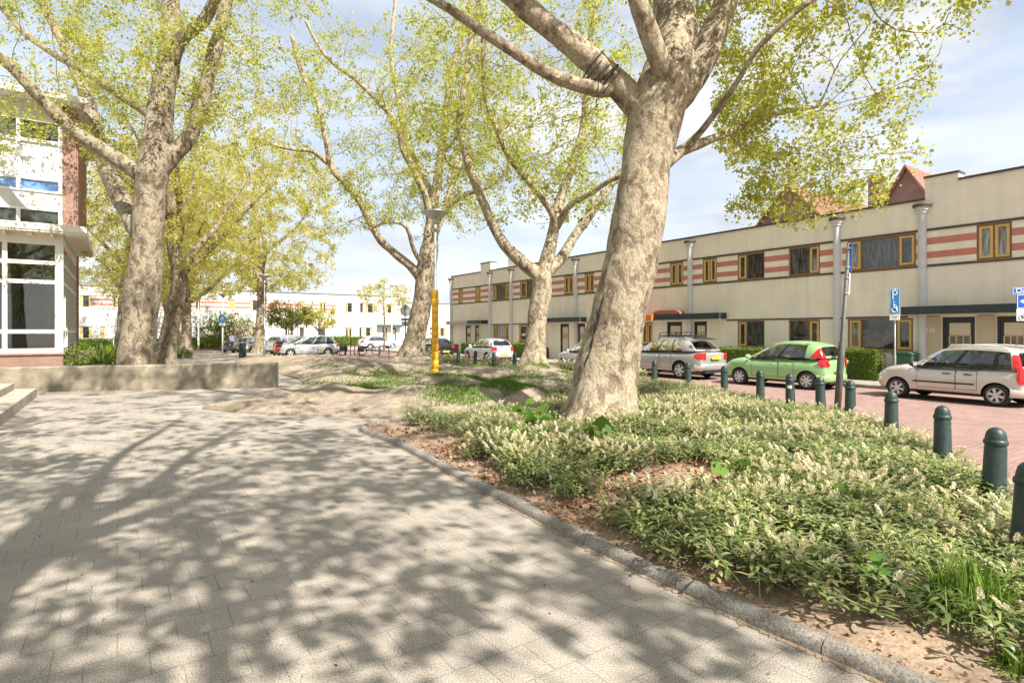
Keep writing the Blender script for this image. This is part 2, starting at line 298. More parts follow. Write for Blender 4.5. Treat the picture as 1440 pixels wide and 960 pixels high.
# ------------------------------------------------------------------ mesh helpers
class MB:
    def __init__(s): s.v = []; s.f = []; s.m = []
    def add(s, vs, fs, m=0):
        o = len(s.v); s.v += [tuple(p) for p in vs]; s.f += [tuple(i + o for i in f) for f in fs]; s.m += [m] * len(fs); return s
    def box(s, x0, x1, y0, y1, z0, z1, m=0):
        return s.add([(x0, y0, z0), (x1, y0, z0), (x1, y1, z0), (x0, y1, z0), (x0, y0, z1), (x1, y0, z1), (x1, y1, z1), (x0, y1, z1)],
                     [(0, 3, 2, 1), (4, 5, 6, 7), (0, 1, 5, 4), (1, 2, 6, 5), (2, 3, 7, 6), (3, 0, 4, 7)], m)
    def quad(s, a, b, c, d, m=0): return s.add([a, b, c, d], [(0, 1, 2, 3)], m)
    def prism(s, pts, y0, y1, m=0, axis='y'):
        k = len(pts)
        if axis == 'y': a = [(x, y0, z) for x, z in pts] + [(x, y1, z) for x, z in pts]
        elif axis == 'z': a = [(x, y, y0) for x, y in pts] + [(x, y, y1) for x, y in pts]
        else: a = [(y0, x, z) for x, z in pts] + [(y1, x, z) for x, z in pts]
        return s.add(a, [tuple(range(k))[::-1], tuple(range(k, 2 * k))] + [(i, (i + 1) % k, k + (i + 1) % k, k + i) for i in range(k)], m)
    def tube(s, pts, rad, n=8, m=0, cap=True):
        pts = [V(p) for p in pts]
        if not hasattr(rad, '__len__'): rad = [rad] * len(pts)
        vs = []; t0 = (pts[1] - pts[0]).normalized(); up = V((0, 0, 1)) if abs(t0.z) < .9 else V((1, 0, 0))
        a = t0.cross(up).normalized()
        for i, p in enumerate(pts):
            t = (pts[min(i + 1, len(pts) - 1)] - pts[max(i - 1, 0)]).normalized()
            a = (a - t * a.dot(t)).normalized(); b = t.cross(a)
            for k in range(n):
                q = 2 * math.pi * k / n; vs.append(p + (a * math.cos(q) + b * math.sin(q)) * rad[i])
        fs = [(i * n + k, i * n + (k + 1) % n, (i + 1) * n + (k + 1) % n, (i + 1) * n + k) for i in range(len(pts) - 1) for k in range(n)]
        if cap: fs += [tuple(range(n))[::-1], tuple((len(pts) - 1) * n + k for k in range(n))]
        return s.add(vs, fs, m)
    def lathe(s, prof, n=16, c=(0, 0, 0), m=0, axis='z', cap=True):
        vs = []; fs = []
        for r, h in prof:
            for k in range(n):
                q = 2 * math.pi * k / n; a, b = r * math.cos(q), r * math.sin(q)
                vs.append((c[0] + a, c[1] + b, c[2] + h) if axis == 'z' else (c[0] + a, c[1] - h, c[2] + b) if axis == 'y' else (c[0] + h, c[1] + a, c[2] + b))
        L = len(prof)
        fs = [(i * n + k, i * n + (k + 1) % n, (i + 1) * n + (k + 1) % n, (i + 1) * n + k) for i in range(L - 1) for k in range(n)]
        if cap: fs += [tuple(range(n))[::-1], tuple((L - 1) * n + k for k in range(n))]
        return s.add(vs, fs, m)
    def build(s, name, mats, parent=None, smooth=False, bevel=0, loc=None, rz=None):
        me = bpy.data.meshes.new(name); me.from_pydata(s.v, [], s.f)
        if not isinstance(mats, (list, tuple)): mats = [mats]
        for m in mats: me.materials.append(m)
        if len(mats) > 1: me.polygons.foreach_set('material_index', s.m)
        if smooth:
            me.polygons.foreach_set('use_smooth', [True] * len(s.f))
        me.update()
        return link(name, me, parent, bevel, loc, rz, smooth)
def link(name, me, parent=None, bevel=0, loc=None, rz=None, smooth=False):
    o = bpy.data.objects.new(name, me); COL.objects.link(o)
    if parent is not None: o.parent = parent
    if loc is not None: o.location = loc
    if rz is not None: o.rotation_euler = (0, 0, rz)
    if bevel:
        b = o.modifiers.new('bevel', 'BEVEL'); b.width = bevel; b.segments = 2; b.limit_method = 'ANGLE'; b.angle_limit = R(40)
    return o
def sharp(o, ang=40):
    me = o.data; me.set_sharp_from_angle(angle=R(ang)); return o
def tag(o, label, cat, group=None):
    o['label'] = label; o['category'] = cat
    if group: o['group'] = group
    return o
def kind(o, k): o['kind'] = k; return o
def thing(name, label, cat, loc=(0, 0, 0), rz=0, group=None):
    o = bpy.data.objects.new(name, None); COL.objects.link(o); o.location = loc; o.rotation_euler = (0, 0, rz); o.empty_display_size = .2
    return tag(o, label, cat, group)
def copy_tree(o, parent=None):
    c = o.copy(); COL.objects.link(c)
    if parent is not None: c.parent = parent
    for ch in list(KIDS.get(o.name, [])) or [x for x in bpy.data.objects if x.parent == o]: copy_tree(ch, c)
    return c
KIDS = {}
def poly_sheet(name, pts, z, mat):
    me = bpy.data.meshes.new(name); me.from_pydata([(p[0], p[1], z) for p in pts], [], [tuple(range(len(pts)))])
    me.materials.append(mat); o = bpy.data.objects.new(name, me); COL.objects.link(o); return kind(o, 'structure')
def np_mesh(name, verts, loops, starts, mats, mi=None, smooth=False):
    me = bpy.data.meshes.new(name)
    me.vertices.add(len(verts)); me.vertices.foreach_set('co', np.ascontiguousarray(verts, dtype=np.float32).ravel())
    me.loops.add(len(loops)); me.loops.foreach_set('vertex_index', np.ascontiguousarray(loops, dtype=np.int32))
    me.polygons.add(len(starts)); me.polygons.foreach_set('loop_start', np.ascontiguousarray(starts, dtype=np.int32))
    for m in (mats if isinstance(mats, (list, tuple)) else [mats]): me.materials.append(m)
    if mi is not None: me.polygons.foreach_set('material_index', np.ascontiguousarray(mi, dtype=np.int32))
    if smooth: me.polygons.foreach_set('use_smooth', np.ones(len(starts), dtype=bool))
    me.update(calc_edges=True); return me
def text_mesh(txt, size, depth=.002):
    c = bpy.data.curves.new('lettering', 'FONT'); c.body = txt; c.size = size; c.extrude = depth; c.align_x = 'CENTER'; c.align_y = 'CENTER'
    o = bpy.data.objects.new('lettering', c); COL.objects.link(o)
    me = bpy.data.meshes.new_from_object(o.evaluated_get(bpy.context.evaluated_depsgraph_get()))
    bpy.data.objects.remove(o); bpy.data.curves.remove(c); return me
def lettering(txt, size, mat, parent, loc, rot=(R(90), 0, 0), name='lettering', bold=0):
    me = text_mesh(txt, size); me.materials.clear(); me.materials.append(mat)
    o = bpy.data.objects.new(name, me); COL.objects.link(o); o.parent = parent; o.location = loc; o.rotation_euler = rot; return o

# random rotation bases: columns = (u, v, w) with w the leaf normal
def bases(rng, k, up=.5):
    w = rng.normal(size=(k, 3)); w[:, 2] = w[:, 2] * (1 - up * .3) + up * 1.2; w /= np.linalg.norm(w, axis=1)[:, None]
    a = rng.normal(size=(k, 3)); u = np.cross(a, w); u /= np.linalg.norm(u, axis=1)[:, None]
    return u, np.cross(w, u), w
LEAF5 = np.array([(0, -.5, 0), (.30, -.30, .04), (.52, -.02, .10), (.26, .10, .03), (.22, .40, .08), (0, .55, .02), (-.22, .40, .08), (-.26, .10, .03), (-.52, -.02, .10), (-.30, -.30, .04)])
LEAF4 = np.array([(0, -.5, 0), (.34, -.08, .08), (0, .55, 0), (-.34, -.08, .08)])
def leaf_cloud(name, P, size, rng, mat, tmpl=LEAF5, up=.5):
    k = len(P); u, v, w = bases(rng, k, up); sz = np.broadcast_to(size, (k,)) * np.clip(rng.lognormal(-.24, .34, k), .35, 1.8)
    T = tmpl; vs = P[:, None, :] + sz[:, None, None] * (T[None, :, 0:1] * u[:, None, :] + T[None, :, 1:2] * v[:, None, :] + T[None, :, 2:3] * w[:, None, :])
    t = len(T)
    return np_mesh(name, vs.reshape(-1, 3), np.arange(k * t), np.arange(k) * t, mat)
# ------------------------------------------------------------------ ground, road, mounds, bed
def inside(px, py, poly):
    x = np.asarray(px); y = np.asarray(py); c = np.zeros(x.shape, bool); j = len(poly) - 1
    for i in range(len(poly)):
        xi, yi = poly[i][:2]; xj, yj = poly[j][:2]
        hit = ((yi > y) != (yj > y)) & (x < (xj - xi) * (y - yi) / (yj - yi + 1e-12) + xi)
        c ^= hit; j = i
    return c
def edge_dist(x, y, poly):
    d = np.full(np.shape(x), 1e9)
    for i in range(len(poly)):
        ax, ay = poly[i][:2]; bx, by = poly[(i + 1) % len(poly)][:2]
        ex, ey = bx - ax, by - ay; t = np.clip(((x - ax) * ex + (y - ay) * ey) / (ex * ex + ey * ey + 1e-12), 0, 1)
        d = np.minimum(d, np.hypot(x - ax - t * ex, y - ay - t * ey))
    return d
def vnoise(x, y, sc, seed=0):
    out = np.zeros(np.shape(x)); fx = np.ravel(x); fy = np.ravel(y); o = np.ravel(out)
    for i in range(len(fx)): o[i] = mnoise.noise((fx[i] * sc + seed * 7.3, fy[i] * sc - seed * 3.1, seed * 1.7))
    return o.reshape(np.shape(x))

KERB = [(-.95, 11.55), (-1.9, 11.45), (-2.55, 11.2), (-2.78, 10.75), (-2.62, 10.25), (-1.84, 9.2), (-.72, 7.25), (.28, 5.55), (.9, 4.52), (1.35, 3.86), (1.64, 3.45), (1.95, 3.05), (2.5, 2.3), (3.2, 1.35), (4.1, 0)]
EDGE = [(4.9, 19.9), (5.65, 18.0), (6.05, 16), (6.33, 14.3), (6.5, 13.1), (6.7, 12.1), (6.8, 11.2), (6.3, 9.2), (5.75, 7.4), (5.05, 5.75), (4.15, 4.2), (4.05, 3), (4.1, 0)]
BED = KERB[:-1] + [(4.1, 0.0)] + EDGE[::-1][1:] + [(3.2, 19.6), (1.6, 16.5), (.4, 13.2)]
MOUND = [(-7.3, 13.5), (-6.2, 12.9), (-5, 12.55), (-3.2, 12.1), (-1.6, 11.85), (-.2, 12.1), (1.0, 13.6), (2.3, 17), (3.6, 19.9), (3.2, 22), (1.2, 24.6), (-1.2, 27.0), (-4.6, 32.2), (-6.5, 35.5), (-12, 37.5), (-17.5, 38.2), (-16, 33), (-11.4, 26.5), (-8.0, 21.5), (-6.6, 17.5)]
BUMPS = [(-4.8, 14.5, 1.5, .8, .30), (-2.2, 14.0, 1.3, .9, .32), (-.2, 13.9, 1.0, 1.0, .30), (-6, 18.6, 1.2, 1.3, .3), (-3.4, 18.0, 1.5, 1.0, .2), (-1.6, 17.2, 1.0, 1.0, .26),
         (-5.2, 23.5, 2.2, 1.6, .34), (-1.5, 21.5, 1.6, 1.3, .26), (1.0, 21.6, 1.3, 1.5, .36), (-9, 29, 2.6, 2.2, .32), (-5.2, 31.5, 1.8, 1.6, .36), (-12.5, 34, 2.5, 2.0, .28), (.9, 17.2, 1.2, 1.0, .22), (-2.6, 26, 1.5, 1.5, .22)]
def mound_h(x, y, rough=True):
    x = np.asarray(x, float); y = np.asarray(y, float)
    ins = inside(x, y, MOUND); d = edge_dist(x, y, MOUND)
    h = np.full(x.shape, .15)
    for cx, cy, rx, ry, a in BUMPS: h = h + a * np.exp(-((x - cx) / rx) ** 2 - ((y - cy) / ry) ** 2)
    if rough: h = h + .14 * vnoise(x, y, .55, 3) + .09 * vnoise(x, y, 1.4, 5) + .045 * vnoise(x, y, 3.4, 6)
    k = np.clip(d / .75, 0, 1); k = np.where(ins, np.sqrt(np.clip(1 - (1 - k) ** 2, 0, 1)), 0)
    return h * k * ins
def bed_h(x, y):
    d = edge_dist(x, y, BED); k = np.clip(d / 1.6, 0, 1)
    return .05 + .12 * k + .03 * vnoise(x, y, 1.3, 8) * np.clip(d / .4, 0, 1)
def sheet_grid(name, poly, hf, step, mat, zoff=0, st=True):
    xs = [p[0] for p in poly]; ys = [p[1] for p in poly]
    gx = np.arange(min(xs) - step, max(xs) + 2 * step, step); gy = np.arange(min(ys) - step, max(ys) + 2 * step, step)
    X, Y = np.meshgrid(gx, gy); ins = inside(X, Y, poly)
    near = ins | (edge_dist(X, Y, poly) < step * .9); Z = hf(X, Y) + zoff
    nx = len(gx); idx = np.arange(X.size).reshape(X.shape)
    ok = near[:-1, :-1] & near[1:, :-1] & near[:-1, 1:] & near[1:, 1:]
    q = np.stack([idx[:-1, :-1], idx[:-1, 1:], idx[1:, 1:], idx[1:, :-1]], -1)[ok]
    # pull outer vertices onto the outline
    Xf, Yf, Zf = X.ravel().copy(), Y.ravel().copy(), Z.ravel().copy(); out = ~ins.ravel() & near.ravel()
    for i in np.nonzero(out)[0]:
        best = None
        for k in range(len(poly)):
            ax, ay = poly[k]; bx, by = poly[(k + 1) % len(poly)]; ex, ey = bx - ax, by - ay
            t = max(0, min(1, ((Xf[i] - ax) * ex + (Yf[i] - ay) * ey) / (ex * ex + ey * ey))); qx, qy = ax + t * ex, ay + t * ey
            dd = (qx - Xf[i]) ** 2 + (qy - Yf[i]) ** 2
            if best is None or dd < best[0]: best = (dd, qx, qy)
        Xf[i], Yf[i] = best[1], best[2]
    used = np.unique(q); rm = -np.ones(X.size, int); rm[used] = np.arange(len(used))
    me = np_mesh(name, np.stack([Xf, Yf, Zf], 1)[used], rm[q].ravel(), np.arange(len(q)) * 4, mat, smooth=True)
    o = bpy.data.objects.new(name, me); COL.objects.link(o); return kind(o, 'structure')

poly_sheet('ground', [(-600, -300), (600, -300), (600, 900), (-600, 900)], -.06, M['ground'])
# plaza: everything on our side of the road edge
road_edge = [(4.1, -3), (4.1, 0), (4.15, 3.0), (4.3, 4.2), (5.2, 5.75), (5.9, 7.4), (6.45, 9.2), (6.95, 11.2), (6.85, 12.1), (6.65, 13.1), (6.48, 14.3), (6.2, 16), (5.8, 18), (5.05, 19.9)]
far_edge = [tuple(sn(s, 14.35)[:2]) for s in (16, 22, 30, 38, 44, 50, 57)]
plaza = [(-60, -60), (4.1, -60)] + road_edge[:-1] + [(4.9, 20.2)] + far_edge[1:] + [tuple(sn(57.5, 13)[:2]), tuple(sn(57.5, -60)[:2])]
poly_sheet('plaza_pavement', plaza, 0.0, M['paving'])
road = [(4.1, -60)] + road_edge[:-1] + [(4.9, 20.2)] + far_edge[1:] + [tuple(sn(57.5, 13)[:2]), tuple(sn(57.5, -60)[:2]), tuple(sn(65, -60)[:2]), tuple(sn(65, 20.45)[:2]), tuple(sn(-60, 20.45)[:2])]
poly_sheet('road', road, -.05, M['road'])
# raised pavement in front of the houses with its kerb
def strip(name, s0, s1, n0, n1, z0, z1, mat):
    b = MB(); pts = [sn(s0, n0), sn(s1, n0), sn(s1, n1), sn(s0, n1)]
    b.prism([(p.x, p.y) for p in pts], z0, z1, axis='z'); return kind(b.build(name, mat, bevel=.01), 'structure')
strip('pavement', -40, 57, 20.72, 30, -.1, .055, M['paving2'])
strip('pavement_kerb', -40, 57, 20.45, 20.715, -.1, .06, M['kerbstone'])
strip('far_pavement', 66, 82, -70, 90, -.1, .055, M['paving2'])

# edge between plaza and road (flush concrete kerb line)
def ribbon(name, pts, width, h0, h1, mat, closed=False, round_=True, stone=1.0, gap=.008):
    """row of separate kerb stones along a polyline"""
    P = [V((p[0], p[1], 0)) for p in pts]; L = [0]
    for a, c in zip(P, P[1:]): L.append(L[-1] + (c - a).length)
    def pos(t):
        t = max(0, min(L[-1], t))
        for i in range(len(P) - 1):
            if t <= L[i + 1] or i == len(P) - 2: return P[i].lerp(P[i + 1], (t - L[i]) / (L[i + 1] - L[i]))
    b = MB(); rr = random.Random(3); t = 0
    prof = [(-.5, 0), (-.5, .55), (-.42, .82), (-.25, .97), (0, 1), (.25, .97), (.42, .82), (.5, .55), (.5, 0)] if round_ else [(-.5, 0), (-.5, .9), (-.45, 1), (.45, 1), (.5, .9), (.5, 0)]
    while t < L[-1] - .05:
        e = min(L[-1], t + stone); q = [t + gap * .5 + (e - t - gap) * k / 4 for k in range(5)]; dz = rr.uniform(-.006, .006); rings = []
        for tt in q:
            p = pos(tt); g = (pos(tt + .15) - pos(tt - .15)).normalized(); nn = V((g.y, -g.x, 0))
            rings.append([p + nn * (x * width) + V((0, 0, h0 + (h1 - h0 + dz) * z)) for x, z in prof])
        k = len(prof); vs = [v for r_ in rings for v in r_]
        fs = [(i * k + j, i * k + j + 1, (i + 1) * k + j + 1, (i + 1) * k + j) for i in range(4) for j in range(k - 1)] + [tuple(range(k))[::-1], tuple(4 * k + j for j in range(k))]
        b.add(vs, fs); t = e
    o = b.build(name, mat, None, True); return sharp(o, 55)
def sm_curve(pts, n=6):
    P = [V((p[0], p[1], 0)) for p in pts]; out = []
    for i in range(len(P) - 1):
        p0 = P[max(0, i - 1)]; p1 = P[i]; p2 = P[i + 1]; p3 = P[min(len(P) - 1, i + 2)]
        for k in range(n):
            t = k / n; out.append(.5 * ((2 * p1) + (p2 - p0) * t + (2 * p0 - 5 * p1 + 4 * p2 - p3) * t * t + (3 * p1 - p0 - 3 * p2 + p3) * t ** 3))
    return out + [P[-1]]
def dirt_line(pts, side, seed):
    P = [V((p[0], p[1], 0)) for p in pts]; b = MB(); rr = random.Random(seed); rows = []
    for i, p in enumerate(P):
        g = (P[min(i + 1, len(P) - 1)] - P[max(i - 1, 0)]).normalized(); nn = V((g.y, -g.x, 0)) * side; rows.append((p + nn * .07 + V((0, 0, .012)), p + nn * (.088 + max(0, rr.gauss(0.006, .02))) + V((0, 0, .004))))
    for (a, c), (d, e) in zip(rows, rows[1:]): b.quad(a, c, e, d)
    return b.build('kerb_dirt', M['soil'])
_K = []
for a_, b_ in zip(sm_curve(KERB, 12), sm_curve(KERB, 12)[1:]): _K += [a_, a_.lerp(b_, .5)]
kind(dirt_line(_K, 1, 3), 'structure')
kind(ribbon('bed_kerb', sm_curve(KERB), .15, -.1, .085, M['kerbstone']), 'structure')
kind(ribbon('road_kerb', sm_curve([(4.1, -3)] + road_edge[1:-1] + [(4.9, 20.2)] + far_edge[1:]), .16, -.1, .045, M['kerbstone'], round_=False), 'structure')
sheet_grid('bed_soil', BED, bed_h, .16, M['soil'])
MOUND_R = [tuple(p[:2]) for p in sm_curve(MOUND + MOUND[:1], 5)[:-1]]
MOUND = MOUND_R
sheet_grid('earth_mound', MOUND, mound_h, .13, M['tarmac_mound'], .012)
q = MB(); rr = random.Random(12); L_ = [V((x, y, .0)) for x, y in MOUND] + [V((*MOUND[0], .0))]
q.tube(L_, [rr.uniform(.04, .10) for _ in L_], 8, cap=False); kind(q.build('earth_mound_edge', M['tarmac_mound'], None, True), 'structure')
# ------------------------------------------------------------------ plane trees grown by space colonisation
def grow(limbs, attract, rng, D=.34, kill=.75, infl=4.5, iters=70, wander=.22, tip=.0065, up=.03):
    """limbs: list of ([(pos, radius)...], attach limb index or None). returns pos, parent, radius, fixed flag"""
    pos, par, rad, lim = [], [], [], []
    for pts, base in limbs:
        P = [V(p) for p, _ in pts]; r = [q for _, q in pts]; prev = -1
        if base is not None:
            cand = [i for i in range(len(pos)) if lim[i] == base]; prev = min(cand, key=lambda i: (V(pos[i]) - P[0]).length)
        li = len(set(lim)); n = 8
        sp = []; sr = []
        for i in range(len(P) - 1):
            p0 = P[max(0, i - 1)]; p1 = P[i]; p2 = P[i + 1]; p3 = P[min(len(P) - 1, i + 2)]; m = max(1, int((p2 - p1).length / D + .5))
            for k in range(m):
                t = k / m; sp.append(.5 * ((2 * p1) + (p2 - p0) * t + (2 * p0 - 5 * p1 + 4 * p2 - p3) * t * t + (3 * p1 - p0 - 3 * p2 + p3) * t ** 3)); sr.append(r[i] + (r[i + 1] - r[i]) * t)
        sp.append(P[-1]); sr.append(r[-1])
        for k, (p, q) in enumerate(zip(sp, sr)):
            pos.append(tuple(p)); par.append(prev); rad.append(q); lim.append(li); prev = len(pos) - 1
    nfix = len(pos); A = np.array(attract); alive = np.ones(len(A), bool)
    trunk_free = [i for i in range(nfix) if rad[i] < .30]
    for it in range(iters):
        if not alive.any(): break
        src = trunk_free + list(range(nfix, len(pos)))
        kd = kdtree.KDTree(len(src))
        for i in src: kd.insert(pos[i], i)
        kd.balance(); acc = {}
        for j in np.nonzero(alive)[0]:
            co_, i, dist = kd.find(A[j])
            if dist < kill: alive[j] = False; continue
            if dist > infl * (3 if it < 6 else 1.6): continue
            acc.setdefault(i, []).append(j)
        if not acc: break
        for i, js in acc.items():
            p = np.array(pos[i]); d = A[js] - p; d /= np.linalg.norm(d, axis=1)[:, None]; d = d.sum(0); d /= np.linalg.norm(d) + 1e-9
            if par[i] >= 0:
                g = p - np.array(pos[par[i]]); g /= np.linalg.norm(g) + 1e-9; d = d + .55 * g
            d = d + rng.normal(size=3) * wander; d[2] += up; d /= np.linalg.norm(d)
            pos.append(tuple(p + d * D)); par.append(i); rad.append(0); lim.append(-1)
    n = len(pos); tips = np.zeros(n); nch = np.zeros(n, int)
    for i in range(n):
        if par[i] >= 0: nch[par[i]] += 1
    for i in range(n - 1, -1, -1):
        if nch[i] == 0: tips[i] = max(tips[i], 1)
        if par[i] >= 0: tips[par[i]] += tips[i]
    r = np.array(rad); pr = tip * np.maximum(tips, 1) ** .44
    for i in range(n):
        if i >= nfix: r[i] = min(pr[i], (r[par[i]] if par[i] >= nfix else r[par[i]] * .6) * 1.0)
    return np.array(pos), np.array(par), r, nfix, tips

def wood_mesh(name, pos, par, r, mat, seed=0, lump=.115, zbase=None, flare=1.0):
    n = len(pos); kids = [[] for _ in range(n)]
    for i in range(n):
        if par[i] >= 0: kids[par[i]].append(i)
    chains = []; stack = [(i, -1) for i in range(n) if par[i] < 0]
    while stack:
        i, p = stack.pop(); ch = [] if p < 0 else [(pos[p], min(r[p] * .95, r[i] * 1.25))]; c = i
        while True:
            ch.append((pos[c], r[c]))
            if not kids[c]: break
            ks = sorted(kids[c], key=lambda k: -r[k]); nxt = ks[0]
            for k in ks[1:]: stack.append((k, c))
            c = nxt
        chains.append(ch)
    VS, FS = [], []; off = 0; loops = []; starts = []; ls = 0
    for ch in chains:
        if len(ch) < 2: continue
        P = np.array([c[0] for c in ch]); Q = np.array([c[1] for c in ch]); m = len(P); rm = Q[:3].mean()
        k = 26 if rm > .3 else 14 if rm > .12 else 8 if rm > .05 else 5 if rm > .02 else 3
        T = np.empty_like(P); T[1:-1] = P[2:] - P[:-2]; T[0] = P[1] - P[0]; T[-1] = P[-1] - P[-2]; T /= np.linalg.norm(T, axis=1)[:, None] + 1e-9
        a = np.cross(T[0], (0, 1, .1) if abs(T[0][1]) < .9 else (1, 0, 0)); a /= np.linalg.norm(a); ang = np.arange(k) * 2 * np.pi / k
        ca, sa = np.cos(ang)[:, None], np.sin(ang)[:, None]
        if k >= 14 and m > 2:                  # finer rings on trunk and thick limbs so that they can be lumpy
            tt = np.linspace(0, m - 1, (m - 1) * 3 + 1); i0 = np.minimum(tt.astype(int), m - 2); f = (tt - i0)[:, None]
            P = P[i0] * (1 - f) + P[i0 + 1] * f; T = T[i0] * (1 - f) + T[i0 + 1] * f; T /= np.linalg.norm(T, axis=1)[:, None]; Q = Q[i0] * (1 - f[:, 0]) + Q[i0 + 1] * f[:, 0]; m = len(P)
        ring = np.empty((m, k, 3))
        for i in range(m):
            a = a - T[i] * a.dot(T[i]); a /= np.linalg.norm(a) + 1e-9; b = np.cross(T[i], a)
            rr = np.full(k, Q[i])
            if k >= 8:
                dirs = ca * a + sa * b
                for j in range(k):
                    q = P[i] + dirs[j] * Q[i]
                    rr[j] *= 1 + lump * (mnoise.noise((q[0] * 1.7 + seed, q[1] * 1.7, q[2] * .9)) * 1.2 + .5 * mnoise.noise((q[0] * 5, q[1] * 5 + seed, q[2] * 3)))
                if zbase is not None and rm > .3:
                    hgt = P[i][2] - zbase
                    fl = flare * (.42 * math.exp(-max(0, hgt) / .32) + .12 * math.exp(-max(0, hgt) / 1.1)); lob = 1 + .55 * np.sin(ang * 3 + seed) * .5 + .4 * np.sin(ang * 5 + 2 * seed) * .5
                    rr = rr * (1 + fl * lob)
            ring[i] = P[i] + (ca * a + sa * b) * rr[:, None]
        VS.append(ring.reshape(-1, 3))
        i = np.arange(m - 1)[:, None]; j = np.arange(k)[None, :]; j2 = (j + 1) % k
        q = np.stack([i * k + j, i * k + j2, (i + 1) * k + j2, (i + 1) * k + j], -1).reshape(-1, 4) + off
        loops.append(q.ravel()); starts.append(ls + np.arange(len(q)) * 4); ls += q.size
        loops.append(np.arange(k) + off + (m - 1) * k); starts.append(np.array([ls])); ls += k
        off += m * k
    return np_mesh(name, np.concatenate(VS), np.concatenate(loops), np.concatenate(starts), mat, smooth=True)

def ellip(rng, c, r, k, shell=.35):
    d = rng.normal(size=(k, 3)); d /= np.linalg.norm(d, axis=1)[:, None]
    return np.array(c) + d * np.array(r) * (rng.uniform(0, 1, k)[:, None] ** shell)
def project(P):
    y = np.maximum(P[:, 1], .2); return 720 + P[:, 0] / y * F, HZ - (P[:, 2] - CAM) / y * F
def make_tree(label, limbs, blobs, nleaf, leaf_size, seed, leaf='leaf_near', bark='bark', group=None, tmpl=LEAF5, keep=None, density=1.0, zbase=0, D=.34, name='plane_tree', kill=.75, tufts=.18, flare=1.0, cat='tree', origin=None, spread=.16, tip=.0065):
    rng = np.random.default_rng(seed)
    att = np.concatenate([ellip(rng, c, r, int(k * density)) for c, r, k in blobs])
    if keep is not None: att = att[keep(att)]
    pos, par, r, nfix, tips = grow(limbs, att, rng, D=D, kill=kill, tip=tip)
    base = V(limbs[0][0][0][0]) if origin is None else V(origin)
    root = thing(name, label, cat, base, 0, group)
    w = wood_mesh('trunk', pos, par, r, M[bark], seed, zbase=zbase, flare=flare); w.transform(Matrix.Translation(-base)); o = bpy.data.objects.new('trunk', w); COL.objects.link(o); o.parent = root
    thin = np.nonzero((np.arange(len(pos)) >= nfix) & (r < .032))[0]
    wt = np.where(tips[thin] <= 1, 3.0, np.where(tips[thin] <= 3, 1.6, .5))
    # uneven foliage: some twigs bear much, some little
    hs = np.array([mnoise.noise(tuple(pos[i] * .55)) for i in thin]); wt = wt * np.clip(.75 + 1.6 * hs, .08, 2.5); wt /= wt.sum()
    pick = thin[rng.choice(len(thin), nleaf, p=wt)]
    tuft = rng.integers(0, 5, nleaf)           # leaves sit in little tufts round each twig
    th = (pick * 5 + tuft) % 100003; g = np.random.default_rng(seed + 5).normal(size=(100003, 3)) * tufts
    LP = pos[pick] + g[th] + rng.normal(size=(nleaf, 3)) * spread * .55; LP[:, 2] -= .05
    if keep is not None: LP = LP[keep(LP)]
    me = leaf_cloud('crown', LP, leaf_size, rng, M[leaf], tmpl, .35); me.transform(Matrix.Translation(-base))
    o = bpy.data.objects.new('crown', me); COL.objects.link(o); o.parent = root
    return root

def limb(Y0, pts, base=None, wob=0, seed=0):
    """limb measured at depth Y0: (column, row, extra depth, width)"""
    out = []
    for px, py, dy, w in pts:
        Y = Y0 + dy; out.append((at(px, py, Y), w / 2 / F * Y))
    return (out, base)
def keep_fn(zones):
    def k(P):
        x, y = project(P); ok = np.ones(len(P), bool)
        for zx0, zy0, zx1, zy1, ymax in zones: ok &= ~((x > zx0) & (x < zx1) & (y > zy0) & (y < zy1) & (P[:, 1] > .5) & (P[:, 1] < ymax))
        return ok
    return k
CLEAR = [(1325, 62, 1600, 1000, 90), (1250, 262, 1600, 1000, 90), (1180, 318, 1600, 1000, 90), (1120, -50, 1600, 12, 0)]

def lerp_px(k):
    y = 392 + 165 * k; return np.interp(y, [390, 450, 500, 540, 585], [882, 869, 856, 848, 843]), y
def lerp_w(y): return np.interp(y, [390, 450, 500, 540, 585], [74, 77, 78, 82, 96])
